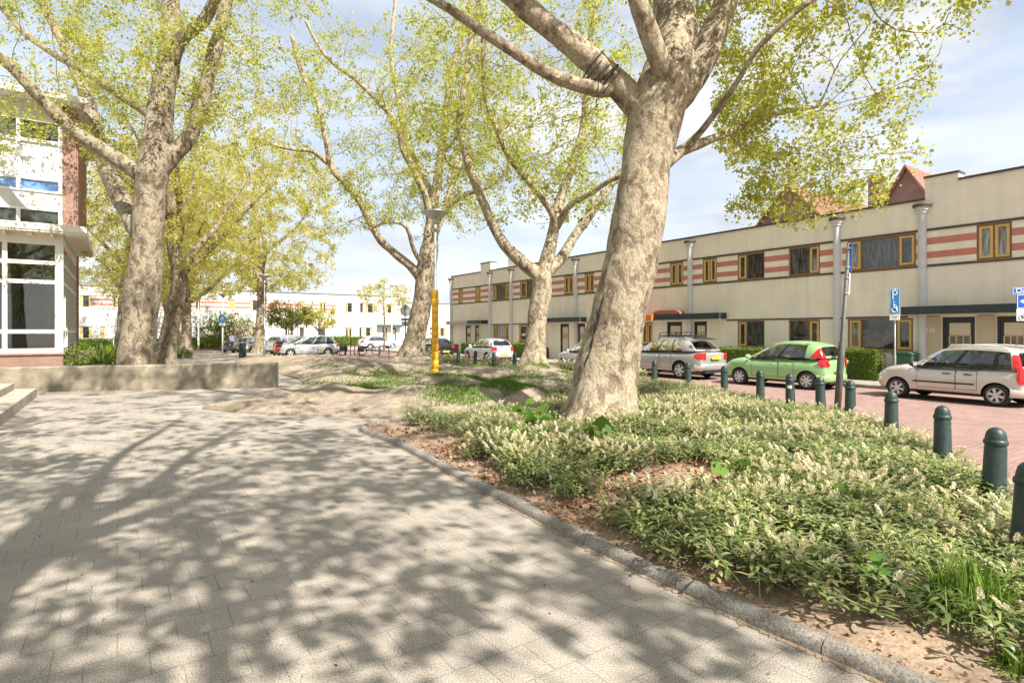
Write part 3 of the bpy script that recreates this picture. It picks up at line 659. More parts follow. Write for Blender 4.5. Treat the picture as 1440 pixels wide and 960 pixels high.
# --- the big leaning tree in the flower bed
YA = 10.4
A = [limb(YA, [(842, 606, 0, 92), (843, 585, 0, 84), (848, 540, 0, 80), (856, 500, 0, 78), (869, 450, 0, 77), (882, 390, 0, 74), (893, 330, 0, 71), (903, 277, 0, 71), (909, 230, 0, 72), (921, 172, 0, 74), (932, 130, 0, 72), (944, 88, .1, 66), (950, 40, .3, 58), (946, -10, .5, 52), (940, -90, .9, 42), (950, -200, 1.5, 32), (945, -330, 2.4, 22), (930, -450, 3, 13)]),
     limb(YA, [(915, 168, 0, 44), (889, 142, -.05, 37), (862, 113, -.1, 36), (840, 93, -.2, 34), (792, 54, -.3, 33), (748, 18, -.4, 31), (700, -22, -.5, 28), (620, -90, -.6, 24), (540, -180, -.4, 18), (470, -260, 0, 12)], 0),
     limb(YA, [(862, 124, -.1, 24), (838, 126, -.25, 20), (806, 117, -.4, 19), (765, 100, -.6, 17), (724, 74, -.8, 15), (669, 38, -.9, 14), (631, 12, -1.1, 13), (575, -20, -1.3, 12), (480, -70, -1.6, 9), (400, -110, -1.9, 6)], 1),
     limb(YA, [(945, 118, -.2, 42), (930, 88, -.5, 31), (912, 44, -.6, 29), (900, 12, -.7, 27), (886, -40, -.8, 25), (865, -130, -1.2, 20), (820, -240, -2, 14), (770, -330, -2.8, 9)], 0),
     limb(YA, [(950, 135, 0, 52), (976, 104, .1, 42), (998, 58, .1, 39), (1016, 18, .2, 36), (1030, -30, .2, 33), (1070, -130, .4, 26), (1130, -240, .9, 19), (1180, -330, 1.3, 12)], 0),
     limb(YA, [(935, 228, .2, 24), (958, 212, .4, 15), (985, 202, .6, 13), (1012, 191, .8, 11), (1057, 174, 1.2, 9), (1100, 158, 1.6, 7), (1150, 150, 2.0, 5)], 0),
     limb(YA, [(965, 208, .4, 12), (985, 186, .1, 9), (1012, 151, -.2, 9), (1037, 115, -.5, 8), (1066, 67, -.8, 8), (1102, 32, -1.0, 7), (1150, -5, -1.2, 6), (1230, -50, -1.2, 5)], 5),
     limb(YA, [(1066, 67, -.8, 6), (1058, 40, -1.0, 5), (1064, 5, -1.2, 4), (1080, -40, -1.4, 4)], 6),
     limb(YA, [(1012, 191, .8, 8), (1060, 190, 1.4, 6), (1110, 205, 1.9, 5), (1170, 232, 2.4, 4), (1215, 262, 2.6, 3)], 5),
     limb(YA, [(1030, -30, .2, 20), (1110, -60, -.6, 14), (1200, -60, -1.4, 9), (1290, -30, -2.0, 5)], 4)]
A_blobs = [((5.7, 12.2, 7.0), (3.3, 3.2, 3.1), 950), ((5.0, 10.8, 9.4), (2.9, 3.2, 2.6), 560), ((3.0, 10.5, 13.0), (6, 6, 4.2), 750), ((-3.2, 10.6, 11.8), (4.2, 5, 2.6), 420), ((7.6, 9.2, 9.3), (2.3, 2.6, 1.6), 160), ((7.6, 10, 7.9), (1.0, 1.3, .7), 90), ((6.5, 12.5, 4.9), (1.8, 1.2, .85), 200)]
TA = make_tree('massive leaning plane tree rising from the flowering ground cover, cable round its left limb', A, A_blobs, 98000, .07, 11, group='plane trees on the square', zbase=.12, keep=keep_fn(CLEAR + [(640, 40, 1000, 1000, 60), (930, 215, 1020, 345, 60), (1000, 325, 1400, 1000, 60)]), flare=1.25, tufts=.12, kill=.52, bark='bark_pale', tip=.0075)

# rotten dark seam down its left flank
q = MB(); rr = random.Random(8); pts, rad = [], []
for i in range(46):
    k = i / 45; px, py = lerp_px(k); ctr = at(px, py, YA); tr_ = (lerp_w(py) / 2) / F * YA; d_ = V((-.80, -.60, 0)); pts.append(ctr + d_ * (tr_ * 1.0) + V((.03 * mnoise.noise((k * 9, 0, 1)), 0, 0)) - TA.location); rad.append(max(.004, (.034 + .02 * mnoise.noise((k * 11, 3, 0))) * min(1, 4 * k, 5 * (1 - k))))
q.tube(pts, rad, 7); q.build('bark_scar', M['scar'], TA, True)

# --- middle tree, forking low
YB = 22.5; zB = .45
B = [limb(YB, [(749, 522, 0, 36), (750, 505, 0, 31), (753, 480, 0, 28), (757, 440, 0, 27), (762, 405, 0, 27), (760, 385, 0, 27)]),
     limb(YB, [(760, 388, 0, 22), (738, 372, -.1, 18), (715, 350, -.2, 16), (700, 330, -.3, 14), (669, 260, -.5, 12), (652, 206, -.6, 11), (646, 172, -.7, 10), (654, 120, -.8, 10), (661, 69, -.8, 9), (665, 27, -.8, 8), (677, -20, -.8, 7), (670, -80, -.8, 5)], 0),
     limb(YB, [(761, 388, 0, 22), (770, 360, .1, 19), (776, 335, .3, 17), (784, 295, .5, 14), (795, 260, .7, 12), (808, 222, .9, 11), (820, 179, 1.2, 10), (825, 125, 1.5, 9), (828, 69, 1.8, 8), (838, 10, 2, 7), (850, -60, 2.2, 4)], 0),
     limb(YB, [(777, 330, .3, 14), (779, 309, 0, 9), (765, 283, -.4, 8), (748, 261, -.8, 8), (717, 224, -1.4, 7), (700, 186, -1.8, 7), (682, 137, -2.2, 6), (679, 60, -2.6, 5), (676, -10, -2.8, 4)], 2),
     limb(YB, [(765, 384, .1, 20), (790, 362, .5, 15), (806, 335, .9, 13), (834, 296, 1.3, 12), (858, 262, 1.8, 10), (890, 220, 2.4, 8), (920, 160, 3, 6)], 0),
     limb(YB, [(784, 318, .4, 12), (800, 291, -.2, 8), (830, 272, -.9, 8), (858, 254, -1.5, 7), (895, 240, -2.2, 5)], 2)]
B_blobs = [((.4, 22.5, 11.2), (5.4, 5.5, 5.2), 1300), ((-2.2, 22, 8.2), (2.2, 3, 2.0), 140), ((3.6, 23.5, 8.6), (2.6, 3, 2.4), 260), ((1.2, 21, 7.6), (1.6, 2.4, 1.3), 110)]
make_tree('plane tree forking low into three pale limbs, on the earth mound behind the leaning tree', B, B_blobs, 41000, .085, 12, 'leaf_near', 'bark_pale', group='plane trees on the square', zbase=zB - .15, keep=keep_fn([(600, 335, 1000, 1000, 60), (1000, 300, 1500, 1000, 60)]), tmpl=LEAF5, kill=.62, tip=.0095)

# --- tree behind the street lamp
YC = 32.5
C = [limb(YC, [(580, 506, 0, 34), (582, 490, 0, 30), (585, 470, 0, 28), (590, 445, 0, 27), (596, 412, 0, 26), (599, 381, 0, 28), (604, 350, 0, 25), (606, 330, 0, 20), (610, 290, .2, 14), (618, 230, .6, 11), (626, 170, 1, 10), (636, 100, 1.4, 9), (655, 30, 1.6, 7), (668, -50, 1.8, 5)]),
     limb(YC, [(592, 392, 0, 16), (577, 374, -.2, 12), (548, 350, -.5, 11), (530, 330, -.8, 11), (508, 287, -1.2, 10), (487, 260, -1.6, 9), (467, 237, -2, 9), (459, 200, -2.2, 8), (447, 146, -2.4, 7), (425, 104, -2.6, 6), (410, 50, -2.8, 5)], 0),
     limb(YC, [(460, 229, -2, 7), (440, 213, -2.4, 6), (412, 210, -3, 5), (380, 203, -3.4, 4)], 1),
     limb(YC, [(607, 318, 0, 14), (599, 279, -.5, 10), (584, 244, -1, 9), (568, 212, -1.4, 9), (556, 172, -1.8, 8), (526, 137, -2.2, 7), (500, 112, -2.6, 6), (458, 79, -3, 5), (430, 30, -3.4, 4)], 0),
     limb(YC, [(606, 312, .2, 13), (603, 268, .9, 9), (588, 232, 1.6, 9), (572, 198, 2.2, 8), (558, 125, 2.8, 7), (550, 75, 3.4, 6), (556, 0, 3.8, 5), (560, -60, 4, 4)], 0),
     limb(YC, [(607, 335, .2, 15), (625, 294, .8, 9), (640, 240, 1.5, 8), (650, 180, 2.2, 7), (672, 110, 2.8, 6), (690, 40, 3.2, 5)], 0),
     limb(YC, [(610, 318, -.2, 10), (632, 290, -.9, 7), (662, 271, -1.6, 6), (690, 262, -2.2, 4), (715, 240, -3, 3)], 0),
     limb(YC, [(600, 380, 0, 9), (582, 352, -.8, 6), (572, 320, -1.4, 5), (548, 312, -2, 4), (520, 322, -2.6, 3)], 0)]
C_blobs = [((-5.4, 32.5, 13.2), (7.2, 6.5, 6.3), 1500), ((-9.2, 31, 9.6), (3.6, 3.5, 3.0), 260), ((-2.4, 31.5, 9.4), (3.0, 3.2, 2.6), 180)]
make_tree('plane tree with thin limbs and a dark bark patch, behind the yellow ringed lamp post', C, C_blobs, 40000, .092, 13, 'leaf_near', 'bark_pale', group='plane trees on the square', zbase=.2, keep=keep_fn([(470, 385, 760, 1000, 60), (480, 330, 575, 1000, 40)]), tmpl=LEAF5, D=.4, kill=.78, tip=.0115)

# --- big tree behind the low concrete wall
YL = 19.2
L1 = [limb(YL, [(190, 545, 0, 50), (191, 520, 0, 48), (194, 485, 0, 46), (197, 450, 0, 44), (202, 400, 0, 42), (206, 350, 0, 41), (209, 300, 0, 39), (211, 262, 0, 40), (216, 235, 0, 42), (222, 194, .1, 36), (226, 150, .2, 34), (234, 109, .3, 30), (240, 62, .4, 27), (241, 20, .5, 24), (238, -50, .7, 20), (245, -150, 1, 14), (240, -230, 1.3, 9)]),
      limb(YL, [(212, 256, 0, 28), (186, 238, -.2, 22), (150, 214, -.4, 20), (103, 183, -.6, 18), (56, 137, -.8, 16), (19, 97, -1.0, 15), (-20, 66, -1.2, 13), (-80, 20, -1.6, 10), (-140, -30, -2, 7)], 0),
      limb(YL, [(237, 95, .3, 22), (252, 58, .1, 19), (272, 42, 0, 17), (288, 28, -.1, 15), (303, -2, -.2, 14), (330, -70, -.5, 11), (370, -140, -1, 7)], 0),
      limb(YL, [(225, 236, .1, 30), (243, 216, .3, 23), (264, 196, .5, 21), (281, 150, .7, 20), (296, 94, .9, 18), (311, 37, 1.1, 17), (320, -5, 1.2, 15), (345, -90, 1.5, 11), (380, -170, 2, 7)], 0),
      limb(YL, [(222, 172, .1, 18), (203, 156, .4, 12), (156, 126, .8, 11), (119, 100, 1.2, 11), (78, 78, 1.6, 9), (31, 44, 2.0, 8), (0, 8, 2.4, 7), (-50, -40, 2.8, 5)], 0),
      limb(YL, [(204, 335, .3, 32), (182, 300, .9, 25), (170, 278, 1.2, 24), (150, 234, 1.7, 22), (134, 187, 2.2, 20), (122, 137, 2.6, 17), (106, 100, 3.0, 15), (84, 50, 3.4, 13), (56, 0, 3.8, 11), (30, -60, 4.2, 8), (10, -120, 4.5, 5)], 0)]
L_blobs = [((-12.4, 19.6, 13.2), (7.0, 6.5, 4.8), 900), ((-16.2, 18.2, 9.0), (3.4, 3.4, 2.6), 300), ((-9.8, 19.8, 10.0), (2.6, 3, 2.4), 240), ((-13.6, 20.8, 9.2), (3, 2.4, 2.2), 260)]
make_tree('thick plane tree standing behind the low concrete wall, with several heavy limbs', L1, L_blobs, 46000, .076, 14, 'leaf_near', group='plane trees on the square', zbase=.05, keep=keep_fn([(115, 285, 480, 1000, 60), (20, 205, 112, 1000, 60), (180, 150, 260, 1000, 22)]), flare=.18)

# --- a generic plane tree, grown once and set out for the trees further off and for those outside the picture
def generic(seed, h=16, r0=.45, fork=4.2, spread=6.5, lean=(.3, .1), nl=15000, ls=.15, label='', leaf='leaf_far', bark='bark', group='plane trees on the square', name='plane_tree', tmpl=LEAF5, low=1.0, cat='tree'):
    rr = random.Random(seed); tx, ty = lean
    tr = [(V((0, 0, -.3)), r0 * 1.15), (V((0, 0, .3)), r0 * 1.05), (V((tx * .5, ty * .5, fork * .55)), r0 * .92), (V((tx, ty, fork)), r0 * .85)]
    top = V((tx * 1.4, ty * 1.2, fork))
    for k in range(1, 6): top = top + V((rr.uniform(-.5, .5), rr.uniform(-.5, .5), (h - fork) / 6.5)); tr.append((top.copy(), r0 * (.8 - .14 * k)))
    limbs = [(tr, None)]; n = 6
    for k in range(n):
        a = k * 2 * math.pi / n + rr.uniform(-.3, .3); z = fork + rr.uniform(-.3, (h - fork) * .28); el = rr.uniform(.5, .95); p = V((tx, ty, z)); pts = [(p.copy(), r0 * .5)]
        L = spread * rr.uniform(.8, 1.05)
        for j in range(1, 6):
            el += rr.uniform(-.08, .16); aa = a + rr.uniform(-.25, .25); p = p + V((math.cos(aa) * math.cos(el), math.sin(aa) * math.cos(el), math.sin(el))) * L / 4.6; pts.append((p.copy(), r0 * (.44 - .078 * j)))
        limbs.append((pts, 0))
    zc = fork + (h - fork) * .5; blobs = [((tx, ty, zc + 1), (spread, spread, (h - fork) * .52), 950), ((tx, ty, fork + 1.6 * low), (spread * .85, spread * .85, 1.7 * low), 320)]
    return make_tree(label, limbs, blobs, nl, ls, seed, leaf, bark, group, tmpl=tmpl, zbase=0, D=.42, kill=.85, tip=.010, name=name, origin=(0, 0, 0), cat=cat)
def place_copy(root, x, y, rz, sc, label, group=None, z=0):
    c = copy_tree(root); c.location = (x, y, z); c.rotation_euler = (0, 0, rz); c.scale = (sc, sc, sc); c['label'] = label
    if group: c['group'] = group
    return c
G1 = generic(31, 17, .44, 4.6, 7.0, (.9, -.2), 44000, .095, 'plane tree leaning right beyond the thick tree behind the low wall')
G1.location = (-18.3, 30, 0)
G2 = generic(32, 18, .42, 5.0, 7.4, (.1, .2), 56000, .115, 'plane tree with a dense yellow green crown behind the silver cars')
G2.location = (-21.3, 48, 0)
place_copy(G1, -28.2, 41, 2.1, .9, 'slim plane tree between the glazed building and the thick plane tree')
place_copy(G2, -22.3, 39, 1.2, .8, 'slim straight plane tree just right of the tree leaning right')
place_copy(G1, -30.5, 52, 4.0, 1.0, 'plane tree furthest back on the left, in front of the white terrace')
# the row goes on beside and behind the camera: these shade the plaza
T0 = generic(33, 14.0, .40, 5.8, 7.8, (.2, 0), 11500, .15, 'plane tree left behind the camera, its crown shading the plaza', 'leaf_near', low=.5)
T0.location = (.5, -1.6, 0)
T0['label'] = 'plane tree just behind the camera, its crown shading the plaza'
place_copy(T0, 5.4, -6.2, 2.0, .92, 'plane tree further behind the camera in the row')
place_copy(T0, -6.8, .6, 4.0, .9, 'plane tree left of the camera, shading the steps')
# ------------------------------------------------------------------ terraced houses
Z_SILL, Z_HEAD = 4.20, 5.38
def cut_wall(b, x0, x1, z0, z1, y, holes, depth, m=0):
    """front sheet of a wall with rectangular holes and their reveals"""
    xs = sorted({x0, x1, *[h[0] for h in holes], *[h[1] for h in holes]}); zs = sorted({z0, z1, *[h[2] for h in holes], *[h[3] for h in holes]})
    xs = [x for x in xs if x0 <= x <= x1]; zs = [z for z in zs if z0 <= z <= z1]
    for xa, xb in zip(xs, xs[1:]):
        for za, zb in zip(zs, zs[1:]):
            cx, cz = (xa + xb) / 2, (za + zb) / 2
            if any(h[0] < cx < h[1] and h[2] < cz < h[3] for h in holes): continue
            b.quad((xa, y, za), (xb, y, za), (xb, y, zb), (xa, y, zb), m)
    for xa, xb, za, zb in holes:
        e = y + depth
        b.quad((xa, y, za), (xa, y, zb), (xa, e, zb), (xa, e, za), m); b.quad((xb, y, zb), (xb, y, za), (xb, e, za), (xb, e, zb), m)
        b.quad((xa, y, zb), (xb, y, zb), (xb, e, zb), (xa, e, zb), m); b.quad((xb, y, za), (xa, y, za), (xa, e, za), (xb, e, za), m)
        b.quad((xa, e, za), (xb, e, za), (xb, e, zb), (xa, e, zb), m)
def frame_bars(b, xa, xb, za, zb, w, y0, y1, m=0):
    b.box(xa, xb, y0, y1, za, za + w, m); b.box(xa, xb, y0, y1, zb - w, zb, m); b.box(xa, xa + w, y0, y1, za + w, zb - w, m); b.box(xb - w, xb, y0, y1, za + w, zb - w, m)
def window(parent, xa, xb, za, zb, cols, fmat='brown', smat='ochre', pane=('pane', 'pane_clear'), y=.05, rng=random.Random(5)):
    """cols: list of (share, opening sash?)"""
    b = MB(); frame_bars(b, xa, xb, za, zb, .06, y, y + .07); tot = sum(c for c, _ in cols); x = xa + .06; inner = xb - xa - .12; cells = []
    for i, (c, s) in enumerate(cols):
        xe = x + inner * c / tot
        if i < len(cols) - 1: b.box(xe - .025, xe + .025, y, y + .07, za + .06, zb - .06)
        cells.append((x + (.025 if i else 0), xe - (.025 if i < len(cols) - 1 else 0), s)); x = xe
    f = b.build('window', M[fmat], parent)
    sill = MB().box(xa - .04, xb + .04, -.05, y + .02, za - .045, za - .003).build('sill', M['brown'] if fmat == 'brown' else M['white_wood'], f)
    for (a, c, s) in cells:
        if s:
            q = MB(); frame_bars(q, a + .004, c - .004, za + .064, zb - .064, .075, y - .02, y + .035); q.build('sash', M[smat], f); e = .078
        else: e = 0
        MB().box(a + e, c - e, y + .03, y + .04, za + .06 + e, zb - .06 - e).build('pane', M[rng.choice(pane)], f)
    return f
LAY = {'double': [(1, 1), (1, 1)], 'left': [(.9, 1), (1.9, 0)], 'right': [(1.9, 0), (.9, 1)], 'triple': [(.8, 1), (2.3, 0), (.9, 1)], 'one': [(1, 0)]}
def door(parent, xa, xb, z1=2.33, z0=.06, mat='door', glazed=True):
    b = MB(); frame_bars(b, xa, xb, z0, z1, .07, .03, .1); f = b.build('door', M[mat], parent); x0, x1 = xa + .07, xb - .07; q = .32 * (x1 - x0)
    MB().box(x0, x1, .06, .1, z0 + .07, z1 - .07).build('leaf', M[mat], f)
    p = MB(); p.box(x0 + q * .5, x1 - .06, .045, .058, 1.72, 2.12); p.box(x0 + q * .5, x1 - .06, .045, .058, .35, 1.38); p.build('panel', M['doorpanel'], f)
    w = MB(); k = 3; L = (x1 - .06 - x0 - q * .5)
    for i in range(k + 1):
        xx = x0 + q * .5 + i * L / k; w.box(xx - .018, xx + .018, .04, .058, 1.42, 1.68)
    w.box(x0 + q * .5, x1 - .06, .04, .058, 1.68, 1.715); w.box(x0 + q * .5, x1 - .06, .04, .058, 1.385, 1.42); w.build('glazing_bar', M['ochre'], f)
    MB().box(x0 + q * .5 + .01, x1 - .07, .05, .057, 1.42, 1.68).build('pane', M['pane_clear'], f)
    MB().tube([(x0 + .08, .01, .98), (x0 + .08, .01, 1.2)], .013, 6).build('handle', M['galv'], f)
    return f
def terraced(label, origin, rz, x0, x1, ztop, ups, grounds, doors, pil, canopies, steps=(), wall='cream', group='houses of the striped terrace', depth=9, fm='brown', smt='ochre', stripe='stripe', panes=('pane', 'pane_clear', 'pane_net', 'pane'), pilm='pilaster', plinth=(), stripes=True, bare=()):
    h = thing('terraced_house', label, 'house', origin, rz, group); b = MB()
    holes = [(a, c, Z_SILL, Z_HEAD) for a, c, _ in ups] + [(a, c, 1.12, 2.32) for a, c, _ in grounds] + [(a, c, .06, 2.33) for a, c in doors]
    cut_wall(b, x0, x1, -.1, ztop, 0, holes, .14)
    b.quad((x0, 0, -.1), (x0, 0, ztop), (x0, depth, ztop), (x0, depth, -.1)); b.quad((x1, 0, -.1), (x1, depth, -.1), (x1, depth, ztop), (x1, 0, ztop))
    b.quad((x0, depth, -.1), (x0, depth, ztop), (x1, depth, ztop), (x1, depth, -.1)); b.quad((x0, 0, ztop), (x1, 0, ztop), (x1, depth, ztop), (x0, depth, ztop))
    b.build('wall', M[wall], h)
    for (a, c, zt) in steps: MB().box(a, c, -.004, .5, ztop + .002, zt).build('parapet', M[wall], h); MB().box(a - .03, c + .03, -.05, .55, zt, zt + .07).build('coping', M['coping'], h)
    xa = x0
    for (a, c, zt) in sorted(steps) + [(x1, x1, 0)]:
        if a > xa + .05: MB().box(xa, a, -.06, .4, ztop, ztop + .07).build('coping', M['coping'], h)
        xa = c
    g = MB()
    for z in (Z_SILL - .085, Z_HEAD + .003): g.box(x0, x1, -.035, .02, z, z + .08)
    segs = sorted([(a, c) for a, c in canopies_x(canopies)]); xa = x0
    for a, c in segs + [(x1, x1)]:
        if a > xa + .02: g.box(xa, a, -.03, .02, 2.335, 2.40)
        xa = max(xa, c)
    g.build('ledge', M['coping'] if wall == 'cream' else M['grey_render'], h)
    if stripes:
        sx = sorted([(a, c) for a, c, _ in ups] + [(p - .17, p + .17) for p in pil] + list(bare)); t = MB(); xa = x0
        for a, c in sx + [(x1, x1)]:
            if a > xa + .03:
                for z0, z1 in ((4.42, 4.65), (4.90, 5.14)): t.box(xa, a, -.004, .03, z0, z1)
            xa = max(xa, c)
        if t.v: t.build('stripe', M[stripe], h)
    for a, c, k in ups: window(h, a, c, Z_SILL, Z_HEAD, LAY[k], fm, smt, panes)
    for a, c, k in grounds: window(h, a, c, 1.12, 2.32, LAY[k], fm, smt, panes)
    for a, c in doors: door(h, a, c)
    for p in pil:
        q = MB(); q.lathe([(.135, .0), (.135, 2.36), (.145, 2.37), (.145, 2.41), (.13, 2.42), (.13, 4.12), (.14, 4.13), (.14, 4.17), (.13, 4.18), (.13, 6.0), (.17, 6.03), (.17, 6.1), (.21, 6.13), (.21, 6.26)], 16, (p, -.06, 0)); pl = q.build('pilaster', M[pilm], h, True); sharp(pl, 35)
        MB().lathe([(.29, 0), (.30, .05), (.28, .1), (.05, .12)], 16, (p, -.06, 6.262)).build('cap', M['coping'], pl)
    for a, c, m, out in canopies:
        MB().box(a, c, -out, -.002, 2.43, 2.71).build('canopy', M[m], h, bevel=.012)
        MB().box(a + .02, c - .02, -out + .03, -.004, 2.405, 2.427).build('canopy_soffit', M['doorpanel'], h)
    for a, c in plinth: MB().box(a, c, -.05, .02, -.08, .75).build('plinth', M['plum'], h)
    return h
def canopies_x(c): return [(a, b) for a, b, _, _ in c]
O1 = sn(0, 23.6)
def X(px): return -s_on(px, 23.6)
def UX(lst): return [(X(a), X(b), k) for a, b, k in lst]
h1 = terraced('cream house nearest on the right, with the tallest parapet above a long green canopy', O1, ROT_STREET, -8.25, 4, 7.0,
         UX([(1373, 1423, 'double')]) + [(-3.4, -.8, 'triple')], [(-1.9, 0.4, 'triple')], [(X(1325), X(1371)), (X(1402), X(1447))], [], [(X(1277) if 0 else -8.25, 2, 'canopy', .62)], [(-8.25, X(1348), 7.26)])
for a, c in ((X(1297), X(1323)), (X(1374), X(1400))): MB().box(a, c, -.06, -.002, .06, 2.36).build('door_panel', M['tan'], h1, bevel=.01)
lettering('125', .19, M['sign_white'], h1, ((X(1297) + X(1323)) / 2, -.064, 1.86), name='house_number')
h2 = terraced('cream striped house behind the green car, its wide upper window beside the slanted pole', O1, ROT_STREET, X(972.5) + .002, -8.252, 6.5,
         UX([(1191, 1288, 'triple'), (1109, 1153, 'right'), (1037, 1075, 'left'), (988, 1008, 'double')]), UX([(1192, 1284, 'triple'), (1109, 1153, 'right'), (1037, 1075, 'left')]), [(X(976), X(994))],
         [X(1298), X(1178)], [(X(1277), -8.252, 'canopy', .62), (X(972.5) + .002, X(1022), 'canopy', .62)])
h3 = terraced('cream striped house with an orange awning, behind the silver car with the roof rack', O1, ROT_STREET, X(811.5) + .002, X(972.5), 6.5,
         UX([(942, 961, 'double'), (878, 912, 'left'), (822, 835.5, 'double')]), UX([(902, 917.5, 'double'), (862, 890, 'triple')]), [(X(938), X(959)), (X(812.5), X(823))],
         [X(971.5)], [(X(930), X(972.5), 'canopy', .62), (X(905), X(930) - .01, 'orange', .75), (X(811.5) + .002, X(825), 'canopy', .62)])
q = MB(); pts = [(.0, 0), (.0, .06), (.12, .15), (.35, .2), (1.35, .2), (1.6, .15), (1.72, .06), (1.72, 0)]; x0_ = X(929)
q.prism([(x0_ + a, 2.715 + z) for a, z in pts], -.6, -.2); q.build('awning_box', pm('faded red awning', (.36, .12, .085), .15, 5, .7, .2), h3)
h4 = terraced('cream striped house behind the middle forked tree, with a thin lamp post before it', O1, ROT_STREET, X(688.5) + .002, X(811.5), 6.5,
         UX([(793, 806, 'double'), (731, 760, 'left'), (692.5, 716.5, 'triple')]), UX([(730, 757, 'double'), (693, 716, 'triple')]), [(X(788), X(800))],
         [X(810.5), X(720), X(690)], [(X(771), X(811.5), 'canopy', .62)], plinth=[(X(766), X(772))])
h5 = terraced('cream striped house at the far end of the terrace, with a plum red plinth', O1, ROT_STREET, X(634.5), X(688.5), 6.5,
         UX([(668, 676, 'double'), (644.5, 651, 'double')]), [], [(X(655), X(662)), (X(668), X(673.5))], [X(635.5)],
         [(X(666), X(686), 'canopy', .62), (X(634.5), X(666) - .01, 'grey_render', .5)], [(X(676), X(690) , 7.15)], plinth=[(X(637), X(645)), (X(649), X(654))])
MB().box(X(690) + .6, X(690) + 2.9, 1.2, 3.4, 6.5, 7.5).build('roof_hatch', M['white_render'], h5)
# wall lights and doorway fittings
MB().lathe([(.02, 0), (.11, .06), (.13, .16), (.11, .26), (.02, .3)], 10, (X(766.5), -.22, 1.75)).build('wall_lamp', M['dark_metal'], h4)

# far terrace across the junction, in the sun
O2 = sn(70, 0)
def FX(px): return n_on(px, 70)
def FU(l): return [(FX(a), FX(b), k) for a, b, k in l]
far = dict(group='white houses across the junction', wall='white_render', fm='tan', smt='ochre', stripe='stripe', pilm='white_render', panes=('pane_clear', 'pane'))
terraced('white striped house far left, seen between the glazed building and the thick tree', O2, ROT_CROSS, -16, FX(208), 6.35, FU([(112, 130, 'triple'), (158, 170, 'double')]), FU([(112, 130, 'triple'), (141, 148, 'double')]), [], [], [], **far)
f2 = terraced('white house far behind the blue round sign, with narrow striped upper windows', O2, ROT_CROSS, FX(208), FX(347), 6.35, FU([(254, 267, 'right'), (275, 282, 'one'), (322, 330, 'double')]), FU([(256, 267, 'double'), (275, 281, 'one')]), [], [], [], **far)
terraced('white striped house far behind the silver estate car', O2, ROT_CROSS, FX(347), FX(473), 6.35, FU([(352, 366, 'triple'), (420, 428, 'double'), (449, 459, 'double')]), FU([(352, 366, 'triple'), (421, 428, 'one'), (449, 458, 'one')]), [(FX(405), FX(412))], [], [], **far)
far['stripes'] = False
terraced('brightest white house at the junction corner, behind the young tree', O2, ROT_CROSS, FX(473), FX(566), 6.35, FU([(485, 495.5, 'left'), (506, 511, 'one'), (514, 528, 'triple'), (542, 554, 'triple')]), FU([(485, 495.5, 'double'), (505, 509, 'one'), (512, 524, 'triple')]), [(FX(538), FX(544)), (FX(551), FX(557))], [], [(FX(530), FX(563), 'bin_dark', .7)], **far)
terraced('white house far away, right of the tree with the dark bark patch', O2, ROT_CROSS, FX(566), FX(668), 5.6, FU([]), FU([(572, 582, 'triple'), (617, 627, 'triple'), (646, 655, 'triple')]), [(FX(604), FX(610))], [], [], **far)

# brick houses with tiled roofs behind the terrace: gable towards us, ridge running away
def gabled(label, s, n0, n1, zr, ze, hw, chim=None):
    h = thing('gabled_house', label, 'house', sn(s, n0), ROT_STREET, 'tiled houses behind the terrace'); L = n1 - n0
    b = MB(); b.prism([(-hw, 0), (hw, 0), (hw, ze), (0, zr - .12), (-hw, ze)], 0, L); b.build('wall', M['brick_dark'], h)
    for sg in (-1, 1):
        e = .35; k = (zr - ze) / hw; a = (0, zr); c = (sg * (hw + e), ze - e * k); t = .14
        q = MB(); pts = [a, c, (c[0], c[1] + t), (0, zr + t)]
        q.prism(pts if sg < 0 else pts[::-1], -.3, L + .3); q.build('roof', M['roof_tile'], h)
    if chim is not None:
        x, y, zt = chim; c = MB().box(x - .3, x + .3, y, y + .7, ze, zt).build('chimney', M['brick_dark'], h); MB().box(x - .36, x + .36, y - .06, y + .76, zt, zt + .12).build('cap', M['grey_render'], c)
    return h
gabled('dark brick gabled house with a red tiled roof, right of the treetop over the terrace', 12.7, 34, 46, 10.4, 6.6, 2.3, (-1.75, .4, 10.4))
gabled('wider red roofed house partly hidden by the leaves over the terrace', 20.2, 36, 48, 11.3, 6.6, 4.3)

# ------------------------------------------------------------------ glazed building on the left
OL = sn(26.7, -1.64)
lb = thing('glazed_building', 'white framed glazed building with a deep overhanging eave and red brick pier, on the left', 'building', OL, ROT_CROSS)
def LX(px): return n_on(px, 26.7) + 1.64
WB = -13.0
MB().box(WB, 0, 0, .3, -.1, .98).build('plinth', M['brick_low'], lb); MB().box(-.3, 0, .302, 9.2, -.1, .98).build('plinth', M['brick_red_y'], lb)
MB().box(WB, .05, -.06, .33, .98, 1.05).build('sill', M['brick_low'], lb); MB().box(-.33, .05, .332, 9.2, .98, 1.05).build('sill', M['brick_low'], lb)
fr = MB(); ms = [LX(6.5), LX(6.5) - 2.0, LX(6.5) - 4.0, LX(6.5) - 6.0]
for x in ms: fr.box(x - .07, x + .07, .0, .14, 1.052, 5.2)
fr.box(-.24, -.002, .0, .24, 1.052, 5.2)
for z0, z1 in ((1.052, 1.22), (1.76, 1.90), (3.56, 3.70), (4.26, 4.40), (4.98, 5.2)):
    xs = sorted(ms); e = [WB] + xs + [-.17]
    for a, c in zip(e, e[1:]): fr.box(a + .07 if a != WB else a, c - .07, .01, .12, z0, z1)
fr.build('window_frame', M['white_wood'], lb)
e = [WB] + sorted(ms) + [-.17]
for a, c in zip(e, e[1:]): MB().box(a + .05, c - .05, .055, .065, 1.2, 5.0).build('pane', M['shop_glass'], lb)
sf = MB()
